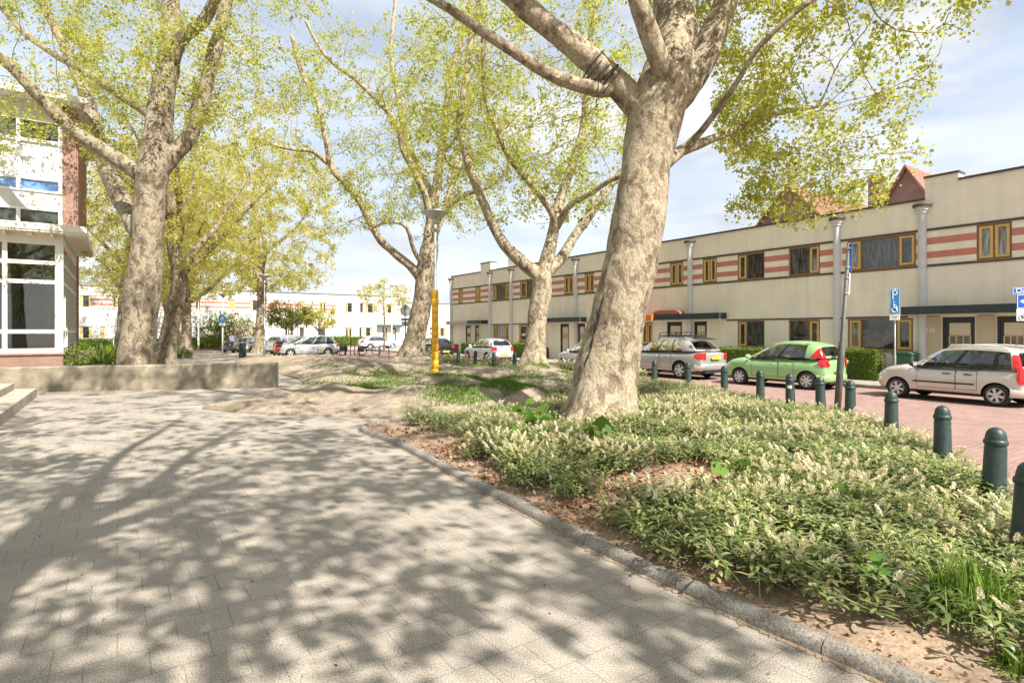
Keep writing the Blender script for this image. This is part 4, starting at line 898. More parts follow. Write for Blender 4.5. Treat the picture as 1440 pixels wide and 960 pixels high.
for k in range(9):
    y = .25 + k * 1.0; sf.box(-.16, -.004, y, y + .09, 1.052, 5.2)
    if k < 8:
        for z0, z1 in ((1.052, 1.22), (1.78, 1.88), (3.58, 3.68), (4.28, 4.38), (4.98, 5.2)): sf.box(-.13, -.014, y + .09, y + 1.0, z0, z1)
sf.build('side_frame', M['white_wood'], lb)
for k in range(8): MB().box(-.08, -.07, .33 + k, 1.26 + k, 1.2, 5.0).build('pane', M['shop_glass'], lb)
MB().box(-.5, .05, 8.36, 9.3, -.1, 10.2).build('brick_pier', M['brick_red_y'], lb)
# eave: fascia, boarded soffit, beams
MB().box(WB, .72, -.68, .9, 5.42, 5.66).build('eave', M['white_wood'], lb, bevel=.015); MB().box(-.25, .72, .902, 7.2, 5.42, 5.66).build('eave', M['white_wood'], lb, bevel=.015)
s_ = MB()
for k in range(46): s_.box(.02, .70, -.62 + k * .165, -.62 + k * .165 + .15, 5.36, 5.417)
for k in range(80): s_.box(WB + k * .165, min(0, WB + k * .165 + .15), -.64, -.005, 5.36, 5.417)
for k in range(9): s_.box(-.35 - k * 1.3, -.25 - k * 1.3, -.5, -.003, 5.24, 5.358)
s_.box(WB, -.0, .005, .18, 5.2, 5.42); s_.box(-.2, -.0, .182, 8.36, 5.2, 5.42); s_.build('soffit', M['soffit'], lb)
MB().box(LX(39), LX(46), -.3, -.1, 5.27, 5.355).build('eave_lamp', M['sign_white'], lb); MB().box(.005, .07, .35, .45, 4.7, 4.82).build('alarm_box', M['red_sign'], lb)
# upper storey
U0 = .8
up = MB(); up.box(WB, -.075, U0, U0 + .2, 6.42, 7.02); up.box(WB, -.075, U0, U0 + .2, 9.72, 10.4); up.box(WB, .34, U0 + .2, 8.3, 5.67, 10.4); up.build('wall', M['white_render'], lb)
MB().box(-.07, .345, U0 - .03, U0 + .5, 5.662, 10.25).build('brick_pier', M['brick_red'], lb); MB().box(.346, .40, U0 + .02, 8.2, 5.67, 10.2).build('brick_side', M['brick_red_y'], lb)
uf = MB(); cols = [-.135, LX(25.5) - .08, LX(25.5) - 2.25, LX(25.5) - 4.45, LX(25.5) - 6.65, LX(25.5) - 8.85]
for z0, z1 in ((5.662, 5.78), (6.34, 6.42), (7.02, 7.10), (7.46, 7.56), (8.86, 8.98), (9.64, 9.72)): uf.box(WB, -.075, U0 - .05, U0 + .12, z0, z1)
for x in cols:
    for z0, z1 in ((5.78, 6.34), (7.10, 7.46), (7.56, 8.86), (8.98, 9.64)): uf.box(x - .06, x + .06, U0 - .045, U0 + .115, z0, z1)
uf.build('upper_frame', M['white_metal'], lb)
for a, c in zip(cols[1:], cols):
    MB().box(a + .06, c - .06, U0 + .03, U0 + .05, 7.10, 7.46).build('blue_panel', M['pane_blue'], lb)
    MB().box(a + .06, c - .06, U0 + .03, U0 + .05, 7.56, 8.86).build('blind', M['pane_blind'], lb)
    MB().box(a + .06, c - .06, U0 + .03, U0 + .05, 5.78, 6.34).build('pane', M['pane_clear'], lb); MB().box(a + .06, c - .06, U0 + .03, U0 + .05, 8.98, 9.64).build('pane', M['pane_clear'], lb)
    MB().box((a + c) / 2 - .012, (a + c) / 2 + .012, U0 + .01, U0 + .028, 7.56, 8.86).build('blind_seam', M['white_metal'], lb)
MB().box(WB, .7, U0 - .75, 9, 10.4, 10.62).build('roof_slab', M['white_wood'], lb, bevel=.02)
# the room behind the glass
rm = MB(); rm.box(WB, -.35, 6.0, 6.1, .2, 5.2); rm.box(WB, -.35, .3, 6, .1, .2); rm.box(WB, -.35, .32, 6, 5.2, 5.3); rm.box(WB, WB + .1, .3, 6, .2, 5.2); rm.build('room', M['room'], lb)
MB().box(LX(60), LX(67), 1.4, 1.65, .2, 5.2).build('room_column', M['white_wood'], lb)
cb = thing('wall_cupboard', 'ochre wooden cupboard seen through the upper panes of the glazed building', 'cupboard', OL + Matrix.Rotation(ROT_CROSS, 3, 'Z') @ V((LX(42), 2.2, 3.75)), ROT_CROSS)
q = MB().box(-.75, .75, 0, .5, 0, .62).build('cabinet', M['shelf'], cb, bevel=.01); 
for k in (-1, 1): MB().box(k * .37 - .35, k * .37 + .35, -.02, -.002, .03, .59).build('cabinet_door', M['shelf'], cb, bevel=.006)
rng = np.random.default_rng(4)
hp = thing('hanging_plant', 'spidery green plant hanging behind the big lower pane of the glazed building', 'plant', OL + Matrix.Rotation(ROT_CROSS, 3, 'Z') @ V((LX(38), .9, 3.3)), ROT_CROSS)
def blades(rng, k, c, L, w, droop, spread=1.0, up=.6, mat='leaf_shrub', seg=4, base_r=.04, name='leaves'):
    """arching strap leaves from a point"""
    az = rng.uniform(0, 2 * np.pi, k); el = rng.uniform(.2, 1.2, k) * up + rng.uniform(0, .4, k); ln = L * rng.uniform(.55, 1.15, k)
    t = np.linspace(0, 1, seg + 1); r0 = rng.uniform(0, base_r, k); vs = np.empty((k, (seg + 1) * 2, 3))
    for j, tt in enumerate(t):
        rad = r0 + ln * tt * np.cos(el) * spread; z = ln * (tt * np.sin(el) - droop * tt * tt * (.6 + .6 * np.cos(el))); ww = w * (1 - tt ** 2.2) * .5 + .0006
        for sd, col in ((-1, 0), (1, 1)):
            vs[:, j * 2 + col, 0] = rad * np.cos(az) - sd * ww * np.sin(az); vs[:, j * 2 + col, 1] = rad * np.sin(az) + sd * ww * np.cos(az); vs[:, j * 2 + col, 2] = z
    vs += np.asarray(c)
    m = (seg + 1) * 2; q = np.array([[2 * j, 2 * j + 1, 2 * j + 3, 2 * j + 2] for j in range(seg)]); loops = (np.arange(k)[:, None, None] * m + q[None]).reshape(-1)
    return np_mesh(name, vs.reshape(-1, 3), loops, np.arange(k * seg) * 4, M[mat])
def addmesh(name, me, parent=None, loc=None):
    o = bpy.data.objects.new(name, me); COL.objects.link(o)
    if parent is not None: o.parent = parent
    if loc is not None: o.location = loc
    return o
addmesh('leaves', blades(rng, 160, (0, 0, .1), .95, .035, 1.2, .8, 1.0), hp); addmesh('leaves', blades(rng, 120, (-.15, 0, -.75), .8, .04, .9, .7, 1.0), hp)
MB().lathe([(.02, 0), (.12, .02), (.16, .22), (.15, .22)], 12, (0, 0, -.05)).build('pot', M['white_metal'], hp, True); MB().tube([(0, 0, .1), (0, 0, 1.9)], .01, 5).build('cord', M['dark_metal'], hp)
MB().tube([(0, 0, -.05), (-.1, 0, -.4), (-.15, 0, -.75)], .012, 5).build('stem', M['leaf_shrub'], hp)

# low concrete wall and the steps
A0, A1 = V((-7.68, 18.5, 0)), V((-17.2, 16.75, 0)); dv = (A1 - A0); LW = dv.length
cw = MB(); k = 40; prof = [(0, -.1), (-.01, .4), (-.015, .78), (.015, .81), (.36, .81), (.39, .78), (.38, -.1)]
vs = []; rr = random.Random(9)
for i in range(k + 1):
    for y, z in prof: vs.append((LW * i / k, y + rr.uniform(-.006, .006), z + (rr.uniform(-.008, .008) if z > .5 else 0) - .075 * i / k * (z > .5)))
p_ = len(prof); cw.add(vs, [(i * p_ + j, i * p_ + j + 1, (i + 1) * p_ + j + 1, (i + 1) * p_ + j) for i in range(k) for j in range(p_ - 1)] + [tuple(range(p_)), tuple(k * p_ + j for j in range(p_))[::-1]])
w_ = cw.build('concrete_wall', M['concrete'], None, False, .02, A0, math.atan2(dv.y, dv.x)); w_.scale = (1, -1, 1)
tag(w_, 'low weathered concrete wall in front of the thick plane tree', 'wall')
st = thing('concrete_steps', 'worn concrete steps at the left edge, below the glazed building', 'steps', sn(14, -1.85), ROT_CROSS)
for i, z in enumerate((.25, .43, .61)): MB().box(-6.6, -i * .46, -6.5, 6.7 - i * .25, -.05 if i == 0 else (.25, .43)[i - 1] + .001, z).build('step', M['step'], st, bevel=.015)
# ------------------------------------------------------------------ cars
def lerp(a, b, t): return a + (b - a) * t
def interp(x, pts):
    if x <= pts[0][0]: return pts[0][1]
    for (a, u), (b, v) in zip(pts, pts[1:]):
        if x <= b: return lerp(u, v, (x - a) / (b - a))
    return pts[-1][1]
def wheel(parent, x, y, r, w, side, spokes, rimmat='alloy'):
    wl_ = MB(); h = w / 2
    wl_.lathe([(r * .60, -h), (r * .86, -h * 1.05), (r * .97, -h * .8), (r, -h * .4), (r, h * .4), (r * .97, h * .8), (r * .86, h * 1.05), (r * .60, h)], 28, (x, y, r), axis='y', cap=False)
    root = wl_.build('wheel', M['rubber'], parent, True)
    rm = MB(); yo = y + side * h * .96
    ring = [(r * .56, 0), (r * .67, 0), (r * .67, side * -.012), (r * .63, side * .012), (r * .57, side * .004)]
    for i in range(28):
        pass
    vs = []; fs = []; n = 28; P = [(r * .55, -.05), (r * .60, .0), (r * .665, .008), (r * .68, -.004)]
    for rr_, o in P:
        for k in range(n): q = 2 * math.pi * k / n; vs.append((x + rr_ * math.cos(q), yo + side * o, r + rr_ * math.sin(q)))
    fs = [(i * n + k, i * n + (k + 1) % n, (i + 1) * n + (k + 1) % n, (i + 1) * n + k) for i in range(3) for k in range(n)]; rm.add(vs, fs)
    for k in range(spokes):
        q = 2 * math.pi * (k + .25) / spokes; c, s = math.cos(q), math.sin(q)
        a, b_ = r * .1, r * .60; w0, w1 = r * .085, r * .12
        def pt(rad, off, yy): return (x + rad * c - off * s, yo + side * yy, r + rad * s + off * c)
        rm.add([pt(a, -w0, .0), pt(a, w0, .0), pt(b_, w1, -.004), pt(b_, -w1, -.004), pt(a, -w0, -.03), pt(a, w0, -.03), pt(b_, w1, -.034), pt(b_, -w1, -.034)],
               [(0, 1, 2, 3), (4, 7, 6, 5), (0, 4, 5, 1), (1, 5, 6, 2), (2, 6, 7, 3), (3, 7, 4, 0)])
    hub = [(r * .17, -.02), (r * .17, .004), (r * .12, .012), (.003, .014)]; o = len(rm.v)
    for rr_, oo in hub:
        for k in range(14): q = 2 * math.pi * k / 14; rm.v.append((x + rr_ * math.cos(q), yo + side * oo, r + rr_ * math.sin(q)))
    rm.f += [(o + i * 14 + k, o + i * 14 + (k + 1) % 14, o + (i + 1) * 14 + (k + 1) % 14, o + (i + 1) * 14 + k) for i in range(3) for k in range(14)]; rm.m += [0] * 42
    rm.build('rim', M[rimmat], root)
    d = MB(); d.lathe([(r * .56, 0), (.01, .001)], 24, (x, yo - side * .055, r), axis='y'); d.build('brake_disc', M['dark_metal'], root)
    return root
CARN = {}
def car(name, label, paint, p, rear_xy, head, group='parked cars', detail=2):
    """p: dimensions; rear_xy: ground point under the rear wheel on the side that faces us (left side); head: heading angle"""
    L, Wd, H, wb, ro, r = p['L'], p['W'], p['H'], p['wb'], p['ro'], p['r']
    w = Wd / 2; off = V((math.cos(head), math.sin(head), 0)); left = V((-off.y, off.x, 0))
    # local frame: origin on the ground midway between the rear wheels; +x forward, +y left
    org = V((rear_xy[0], rear_xy[1], rear_xy[2] if len(rear_xy) > 2 else -.05)) - left * (w - .09)
    root = thing(name, label, 'car', org, head, group)
    xr, xf = -ro, L - ro; zb = p.get('zb', .20); belt = p['belt']; cowl, tail = p['cowl'], p['tail']    # cowl/tail: x of the glass feet
    hood = p['hood']; nose = p['nose']                                       # heights
    top = [(xr, p['rz']), (xr + .10, p['rz'] + .08), (tail, belt + .02), (cowl - .35, belt - .03), (cowl + .02, hood), (lerp(cowl, xf, .55), lerp(hood, nose, .40)), (xf - .16, nose), (xf - .03, nose - .13), (xf, nose - .2)]
    wid = [(xr, w * .80), (xr + .1, w * .91), (xr + .35, w * .985), (.3, w), (wb * .6, w), (wb + .1, w * .985), (xf - .35, w * .93), (xf - .13, w * .80), (xf, w * .60)]
    sts = sorted({xr, xr + .05, xr + .14, xr + .3, xr + .5, -.1, .15, .45, .8, 1.1, wb * .55, wb * .72, cowl, wb - .15, wb + .15, lerp(wb, xf, .5), xf - .3, xf - .16, xf - .06, xf})
    b = MB(); K = 14; rings = []
    for x in sts:
        zt = interp(x, top); ww = interp(x, wid); ee = min(abs(x - xr), abs(x - xf)); z0 = zb + max(0, .10 - ee * .4)
        mid = z0 + (zt - z0) * .52; sh = zt - .07
        half = [(0, zt + .015), (ww * .5, zt + .008), (ww * .80, zt - .012), (ww * .925, sh), (ww * .985, zt - .17), (ww, mid), (ww * .985, z0 + .13), (ww * .93, z0 + .02), (ww * .5, z0), (0, z0)]
        full = half + [(-y, z) for y, z in half[-2:0:-1]]; rings.append([(x, y, z) for y, z in full])
    n = len(rings[0]); vs = [v for q in rings for v in q]
    fs = [(i * n + k, (i + 1) * n + k, (i + 1) * n + (k + 1) % n, i * n + (k + 1) % n) for i in range(len(rings) - 1) for k in range(n)]
    fs += [tuple(range(n)), tuple((len(rings) - 1) * n + k for k in range(n))[::-1]]
    b.add(vs, fs); tmp = b.build('body', M[paint], root, True)
    sb = tmp.modifiers.new('s', 'SUBSURF'); sb.levels = sb.render_levels = 1
    cut = MB()
    for x in (0, wb): cut.lathe([(r * 1.13, -w - .2), (r * 1.13, w + .2)], 36, (x, 0, r), axis='y')
    # keep a middle tunnel so that the two sides stay joined underneath
    cobj = cut.build('cutter', M['car_black']); cobj.matrix_world = root.matrix_world; cobj.location = root.location; cobj.rotation_euler = root.rotation_euler
    bm_ = tmp.modifiers.new('b', 'BOOLEAN'); bm_.operation = 'DIFFERENCE'; bm_.object = cobj; bm_.solver = 'EXACT'
    dg = bpy.context.evaluated_depsgraph_get(); me = bpy.data.meshes.new_from_object(tmp.evaluated_get(dg)); me.name = 'body'
    tmp.modifiers.clear(); tmp.data = me; bpy.data.objects.remove(cobj); me.materials.clear(); me.materials.append(M[paint]); me.materials.append(M['car_black'])
    mi = []
    for f in me.polygons:
        c = f.center; near = min(math.hypot(c.x, c.z - r), math.hypot(c.x - wb, c.z - r)); mi.append(1 if (near < r * 1.145 and abs(f.normal.y) < .6) or (f.normal.z < -.75 and c.z < zb + .1) else 0)
    me.polygons.foreach_set('material_index', mi); me.polygons.foreach_set('use_smooth', [True] * len(mi)); me.set_sharp_from_angle(angle=R(38))
    for x in (0, wb):                                                       # dark arch linings
        q = MB(); k = 20; vs = []
        for yy in (-w * .93, w * .93):
            for j in range(k + 1): a = math.pi * j / k; vs.append((x + r * 1.12 * math.cos(a), yy, r + r * 1.12 * math.sin(a)))
        q.add(vs, [(j, j + 1, k + 2 + j, k + 1 + j) for j in range(k)]); q.box(x - r * 1.1, x + r * 1.1, -w * .5, w * .5, zb + .02, r * 1.9); q.build('arch_liner', M['car_black'], root)
    # greenhouse: loft from the belt loop to the roof loop
    rf, rb = p['roof_f'], p['roof_r']; zr = H - .045; wr = w * p.get('rw', .74); wbelt = w * .915; zbl = belt - .02
    cols = p['cols']                                                        # fractions along the side: (f0, f1, kind)
    def side_pt(f, v):
        xb = lerp(cowl - .10, tail + .04, f); xt = lerp(rf - .10, rb + .05, f)
        # belt and roof corners come in a little at both ends
        inb = .10 * max(0, 1 - f / .14) ** 2 + .07 * max(0, 1 - (1 - f) / .12) ** 2
        yb = wbelt - inb; yt = wr - inb * 1.2; arch = .05 * (1 - (2 * f - 1) ** 2)
        zt = zr + arch - .05 - p.get('droop', .06) * max(0, (f - .35) / .65) ** 2 - .03 * max(0, 1 - f / .25) ** 2; zz = lerp(zbl + p.get('rise', .05) * f, zt, v)
        return V((lerp(xb, xt, v), lerp(yb, yt, v) + .035 * 4 * v * (1 - v), zz))
    rows = [0, .07, .25, .5, .75, .90, 1.0]
    body = MB(); fr_black = MB(); panes = []
    for f0, f1, kd in cols:
        m = max(1, int((f1 - f0) * 14 + .5)); fs_ = [lerp(f0, f1, i / m) for i in range(m + 1)]
        for sg in (1, -1):
            pane = MB()
            for a, c in zip(fs_, fs_[1:]):
                for v0, v1 in zip(rows, rows[1:]):
                    q = [side_pt(a, v0), side_pt(a, v1), side_pt(c, v1), side_pt(c, v0)]
                    q = [V((t.x, t.y * sg, t.z)) for t in q]; 
                    if sg < 0: q = q[::-1]
                    glass = kd in ('g',) and v0 >= .07 and v1 <= .90
                    (pane if glass else fr_black if kd in ('g', 'k') and v1 <= .90 else body).add(q, [(0, 1, 2, 3)])
            if pane.v: panes.append(pane)
    def cross(f, x_push, v, t, zadd):
        s = side_pt(f, v); yy = s.y * t; return V((s.x + x_push * (1 - t * t) * 1.0, yy, s.z + zadd * (1 - t * t)))
    for nm, f, push in (('windscreen', 0.0, .16), ('rear_window', 1.0, -p.get('rbulge', .07))):
        g = MB(); ts = [-1, -.9, -.6, -.3, 0, .3, .6, .9, 1]; vlo = .07 if nm == 'windscreen' else p.get('rwlo', .16); rws = [0, vlo, .5, .90, 1.0]
        for t0, t1 in zip(ts, ts[1:]):
            for v0, v1 in zip(rws, rws[1:]):
                q = [cross(f, push * (1 - .25 * v0), v0, t0, .02 * v0), cross(f, push * (1 - .25 * v0), v0, t1, .02 * v0), cross(f, push * (1 - .25 * v1), v1, t1, .02 * v1), cross(f, push * (1 - .25 * v1), v1, t0, .02 * v1)]
                if nm != 'windscreen': q = q[::-1]
                (g if abs(t0 + t1) < 1.8 and v0 >= vlo and v1 <= .90 else body).add(q, [(0, 1, 2, 3)])
        g.build(nm, M['car_glass'], root, True)
    fsr = [i / 20 for i in range(21)]; ts = [-1, -.8, -.5, -.2, .2, .5, .8, 1]
    def roofp(f, t):
        push = lerp(.16 * .75, -p.get('rbulge', .07) * .75, f) if f in (0, 1) else 0
        s = side_pt(f, 1); e = min(f, 1 - f); px_ = (.12 * max(0, 1 - f / .15) - p.get('rbulge', .07) * .75 * max(0, 1 - (1 - f) / .15)) * (1 - t * t)
        return V((s.x + px_, s.y * t, s.z + (.02 + .035 * min(1, e / .15)) * (1 - t * t)))
    for a, c in zip(fsr, fsr[1:]):
        for t0, t1 in zip(ts, ts[1:]): body.add([roofp(a, t0), roofp(c, t0), roofp(c, t1), roofp(a, t1)][::-1], [(0, 1, 2, 3)])
    o = body.build('roof_shell', M[paint], root, True)
    import bmesh
    for ob in (o,):
        bm = bmesh.new(); bm.from_mesh(ob.data); bmesh.ops.remove_doubles(bm, verts=bm.verts, dist=.001); bm.to_mesh(ob.data); bm.free(); ob.data.set_sharp_from_angle(angle=R(50))
    if fr_black.v: fr_black.build('window_surround', M['car_black'], root, True)
    for pn in panes: pn.build('side_window', M['car_glass'], root, True)
    # cabin
    fl = MB(); fl.box(tail + .25, cowl - .2, -w * .8, w * .8, zb + .1, zb + .16); fl.box(cowl - .55, cowl - .1, -w * .8, w * .8, .62, belt - .02); fl.build('cabin_floor', M['car_black'], root)
    if detail > 1:
        sx = lerp(cowl, tail, .5)
        for x in (sx + .05, sx - .85):
            for y in (-.34, .34):
                q = MB(); q.box(x - .25, x + .25, y - .23, y + .23, .4, .62); q.box(x - .36, x - .22, y - .23, y + .23, .5, 1.12); q.box(x - .36, x - .26, y - .13, y + .13, 1.15, 1.34); q.build('seat', M['seat'], root, bevel=.03)
        sw = MB(); c = V((cowl - .62, .36, belt + .0)); sw.tube([c + V((.05 * math.cos(a), .18 * math.sin(a), .18 * math.cos(a))) for a in [i * math.pi / 8 for i in range(17)]], .014, 6, cap=False); sw.build('steering_wheel', M['car_black'], root)
    # wheels
    for x in (0, wb):
        for sd in (1, -1): wheel(root, x, sd * (w - .11), r, .20, sd, p.get('spokes', 6))
    # lower trim, bumpers, lamps, plates
    def sidey(x): return interp(x, wid)
    def ztop(x): return interp(x, top)
    if detail > 1:
        for sg in (1, -1):
            for i, (xa, xb_) in enumerate(p['doors']):
                pts = [(xa, zb + .17), (xb_, zb + .17), (xb_, belt - .06), (xa, belt - .06)]
                if i == len(p['doors']) - 1 and p.get('rdoor_cut'):          # rear door runs over the wheel arch
                    a0 = r * 1.17; arc = [(a0 * math.cos(t), r + a0 * math.sin(t)) for t in [math.acos(min(1, (xa + .0) / a0)) if xa < a0 else 0]]
                lines = []
                for (x1, z1), (x2, z2) in zip(pts, pts[1:] + pts[:1]):
                    k = 6
                    for j in range(k): lines.append((lerp(x1, x2, j / k), lerp(z1, z2, j / k)))
                def surf(x, z):
                    zt = ztop(x); ww = sidey(x); z0 = zb; mid = z0 + (zt - z0) * .52
                    prof = [(z0 + .02, .93), (z0 + .13, .985), (mid, 1.0), (zt - .17, .985), (zt - .07, .925)]
                    return ww * interp(z, prof) - .004
                seam = MB(); L_ = [V((x, sg * (surf(x, z) + .001), z)) for x, z in lines]; L_.append(L_[0])
                seam.tube(L_, .006, 4, cap=False); d = seam.build('door_seam', M['car_black'], root)
                hx = xa + .10 if not p.get('hrev') else xb_ - .2
                hm = MB(); yy = surf(hx + .08, belt - .17); hm.tube([(hx, sg * (yy + .008), belt - .165), (hx + .04, sg * (yy + .03), belt - .16), (hx + .15, sg * (yy + .03), belt - .16), (hx + .19, sg * (yy + .008), belt - .165)], [.012, .017, .017, .012], 6); hm.build('door_handle', M[p.get('handle', paint)], root, True)
            if p.get('strip'):
                st_ = MB(); xs_ = [lerp(.45, wb - .42, i / 8) for i in range(9)]
                st_.tube([(x, sg * (surf(x, .52) + .006), .52 + .03 * (i / 8 - .5) * 0) for i, x in enumerate(xs_)], .022, 6); st_.build('rubbing_strip', M['car_black'], root, True)
            mr = MB(); mx_ = cowl - .28; vs = []
            mr.lathe([(.02, 0), (.075, .01), (.085, .05), (.07, .11), (.02, .13)], 12, (0, 0, 0), axis='x'); mob = mr.build('wing_mirror', M[p.get('mirror', paint)], root, True, loc=(mx_ - .06, sg * (w + .07), belt + .06)); mob.scale = (1, 1.35, .95)
            MB().box(-.005, -.001, -.07, .07, -.055, .055).build('mirror_glass', M['clear_lens'], mob)
            MB().box(mx_ - .03, mx_ + .03, min(sg * w * .88, sg * w * 1.02), max(sg * w * .88, sg * w * 1.02), belt - .0, belt + .05).build('mirror_arm', M['car_black'], root)
    for sg in (1, -1):
        hl = MB(); hx = xf - .30; hl.lathe([(.02, -.2), (.09, -.17), (.12, -.05), (.12, .05), (.08, .17), (.02, .2)], 12, (0, 0, 0), axis='x')
        ho = hl.build('headlight', M['clear_lens'], root, True, loc=(hx + .06, sg * (interp(hx + .08, wid) * .86), nose - .14)); ho.rotation_euler = (0, R(14), -sg * R(32)); ho.scale = (1, .8, .85)
        q = MB(); tg = p.get('tlg')
        if tg:                                                               # lamp climbing the rear pillar
            v0, v1, fa, fb, ta, tb = tg; N_ = 6
            for i in range(N_):
                va, vb = lerp(v0, v1, i / N_), lerp(v0, v1, (i + 1) / N_)
                def row(v):
                    k = (v - v0) / (v1 - v0); f0 = lerp(fa, fb, k ** 1.3); t1 = lerp(ta, tb, k ** 1.3); o_ = []
                    for f in (f0, lerp(f0, 1, .5), 1.0): o_.append(side_pt(f, v) + V((-.006, .014, 0)))
                    for t in (.97, lerp(1, t1, .6), t1):
                        c_ = cross(1.0, -p.get('rbulge', .07) * (1 - .25 * v), v, t, .02 * v); o_.append(c_ + V((-.02, .006, 0)))
                    return [V((c_.x, c_.y * sg, c_.z)) for c_ in o_]
                ra, rb_ = row(va), row(vb)
                for j in range(5):
                    f_ = [ra[j], ra[j + 1], rb_[j + 1], rb_[j]]; q.add(f_ if sg < 0 else f_[::-1], [(0, 1, 2, 3)])
        tb_ = p.get('tlb')
        if tb_:                                                              # lamp wrapped round the rear corner of the body
            z0, z1, dx, yin = tb_; N_ = 5
            for i in range(N_):
                def row(z, k):
                    sh = 1 - .35 * (2 * k - 1) ** 4; fac = interp(z, [(zb + .13, .985), (p['rz'] * .6, 1.0), (p['rz'] - .05, .985), (p['rz'] + .15, .94)]); o_ = []
                    for x in (xr + dx * sh, xr + dx * .55 * sh, xr + .10, xr + .03): o_.append(V((x - .006, interp(x, wid) * fac + .008, z)))
                    for y in (.74, lerp(.74, yin, .5), yin): o_.append(V((xr - .022, w * y, z)))
                    return [V((c_.x, c_.y * sg, c_.z)) for c_ in o_]
                ra, rb_ = row(lerp(z0, z1, i / N_), i / N_), row(lerp(z0, z1, (i + 1) / N_), (i + 1) / N_)
                for j in range(6):
                    f_ = [ra[j], ra[j + 1], rb_[j + 1], rb_[j]]; q.add(f_ if sg < 0 else f_[::-1], [(0, 1, 2, 3)])
        to = q.build('tail_light', M['red_lens'], root, True)
        if p.get('tlmid') and tb_:
            z0, z1, dx, yin = tb_; zm = lerp(z0, z1, .55); x = xr + .12
            MB().lathe([(.003, 0), (.045, .005), (.05, .02), (.04, .035), (.003, .04)], 10, (0, 0, 0), axis='x').build('indicator', M['clear_lens'], to, True, loc=(xr - .05, sg * w * .76, zm))
    bz = p.get('bz', .34)
    bp = MB(); k = 12; vs = []
    for z, o_ in ((bz - .08, .0), (bz - .04, .05), (bz + .10, .06), (bz + .17, .03), (bz + .2, -.03)):
        for j in range(k + 1):
            t = -1 + 2 * j / k; a = abs(t) ** 3; vs.append((xr - o_ * (1 - .3 * a) + .30 * max(0, (abs(t) - .72) / .28) ** 2, t * w * (.955 + .03 * (o_ > .04)), z))
    bp.add(vs, [(i * (k + 1) + j, i * (k + 1) + j + 1, (i + 1) * (k + 1) + j + 1, (i + 1) * (k + 1) + j) for i in range(4) for j in range(k)]); bp.build('rear_bumper', M[paint], root, True)
    MB().box(xr - .078, xr - .064, -.26, .26, p.get('pz', bz + .03), p.get('pz', bz + .03) + .11).build('number_plate', M['plate'], root)
    MB().box(xf - .02, xf + .012, -.26, .26, .38, .49).build('number_plate', M['plate'], root)
    MB().box(xf - .10, xf + .0, -w * .42, w * .42, .24, .36).build('grille', M['car_black'], root, bevel=.02)
    MB().box(xr - .03, xr + .15, -w * .7, w * .7, zb + .01, bz - .07).build('rear_skirt', M['car_black'], root)
    if p.get('rails'):
        for sg in (1, -1):
            q = MB(); q.tube([side_pt(f, 1) * 1 + V((0, -.05, .03 if f in (.12, .9) else .075)) if sg > 0 else V((side_pt(f, 1).x, -side_pt(f, 1).y + .05, side_pt(f, 1).z + (.03 if f in (.12, .9) else .075))) for f in (.12, .17, .35, .6, .84, .9)], .02, 6); q.build('roof_rail', M['car_black'] if p['rails'] == 2 else M['white_metal'], root, True)
    if p.get('rack'):
        zq = zr + .16; x0_, x1_ = lerp(rf, rb, .12), lerp(rf, rb, .95); q = MB()
        for y in (-.5, .5): q.tube([(x0_, y, zq - .08), (x0_ - .05, y, zq + .02), (x0_ - .25, y, zq + .07), (x1_, y, zq + .07)], .014, 5); q.tube([(x0_, y, zq - .06), (x1_, y, zq - .06)], .014, 5)
        for i in range(7): x = lerp(x0_ - .1, x1_, i / 6); q.tube([(x, -.5, zq - .06), (x, .5, zq - .06)], .012, 5); q.tube([(x, .5, zq - .06), (x, .5, zq + .07)], .01, 4); q.tube([(x, -.5, zq - .06), (x, -.5, zq + .07)], .01, 4)
        q.build('roof_rack', M['car_black'], root)
    if p.get('spoiler'): MB().prism([(rb - .02, zr - .02), (rb - .30, zr - .06), (rb - .30, zr - .03), (rb - .02, zr + .02)], -w * .62, w * .62).build('spoiler', M['car_black'], root, bevel=.01)
    if p.get('wiper', True): MB().box(tail - .10, tail - .06, -.02, .3, lerp(belt, zr, .22), lerp(belt, zr, .22) + .02).build('rear_wiper', M['car_black'], root)
    if p.get('aerial'): MB().tube([(rb + .3, 0, zr + .05), (rb + .02, 0, zr + .32)], .006, 4).build('aerial', M['car_black'], root)
    return root
def paintm(name, c, metal=.25, rough=.32): M[name] = pm(name, c, .03, 3, rough, 0, metal=metal, coat=.8)
paintm('pale beige silver paint', (.60, .57, .52), .35); paintm('light green paint', (.30, .52, .22), .15); paintm('silver paint', (.46, .46, .45), .5); paintm('light silver paint', (.56, .57, .58), .4)
paintm('white paint', (.76, .76, .75), 0); paintm('black paint', (.012, .014, .018), .1); paintm('dark grey paint', (.19, .20, .22), .4); paintm('bluish silver paint', (.50, .53, .58), .4)
HEAD = math.atan2(DY, DX)
HATCH = dict(L=3.54, W=1.58, H=1.50, wb=2.30, ro=.55, r=.285, belt=.93, cowl=2.13, tail=-.50, hood=.96, nose=.78, rz=.86, roof_f=1.42, roof_r=-.40, rw=.80, droop=.02, rise=.03, rbulge=.05,
             cols=[(0, .05, 'b'), (.05, .405, 'g'), (.405, .455, 'k'), (.455, .775, 'g'), (.775, .825, 'k'), (.825, .94, 'g'), (.94, 1, 'b')], doors=[(.88, 1.80), (.40, .86)], strip=1, handle='car_black', mirror='car_black',
             tlg=(.0, .80, .945, .955, .90, .92), tlb=(.58, .97, .16, .72), tlmid=1, rails=1, spokes=6, aerial=1, bz=.33, pz=.62)
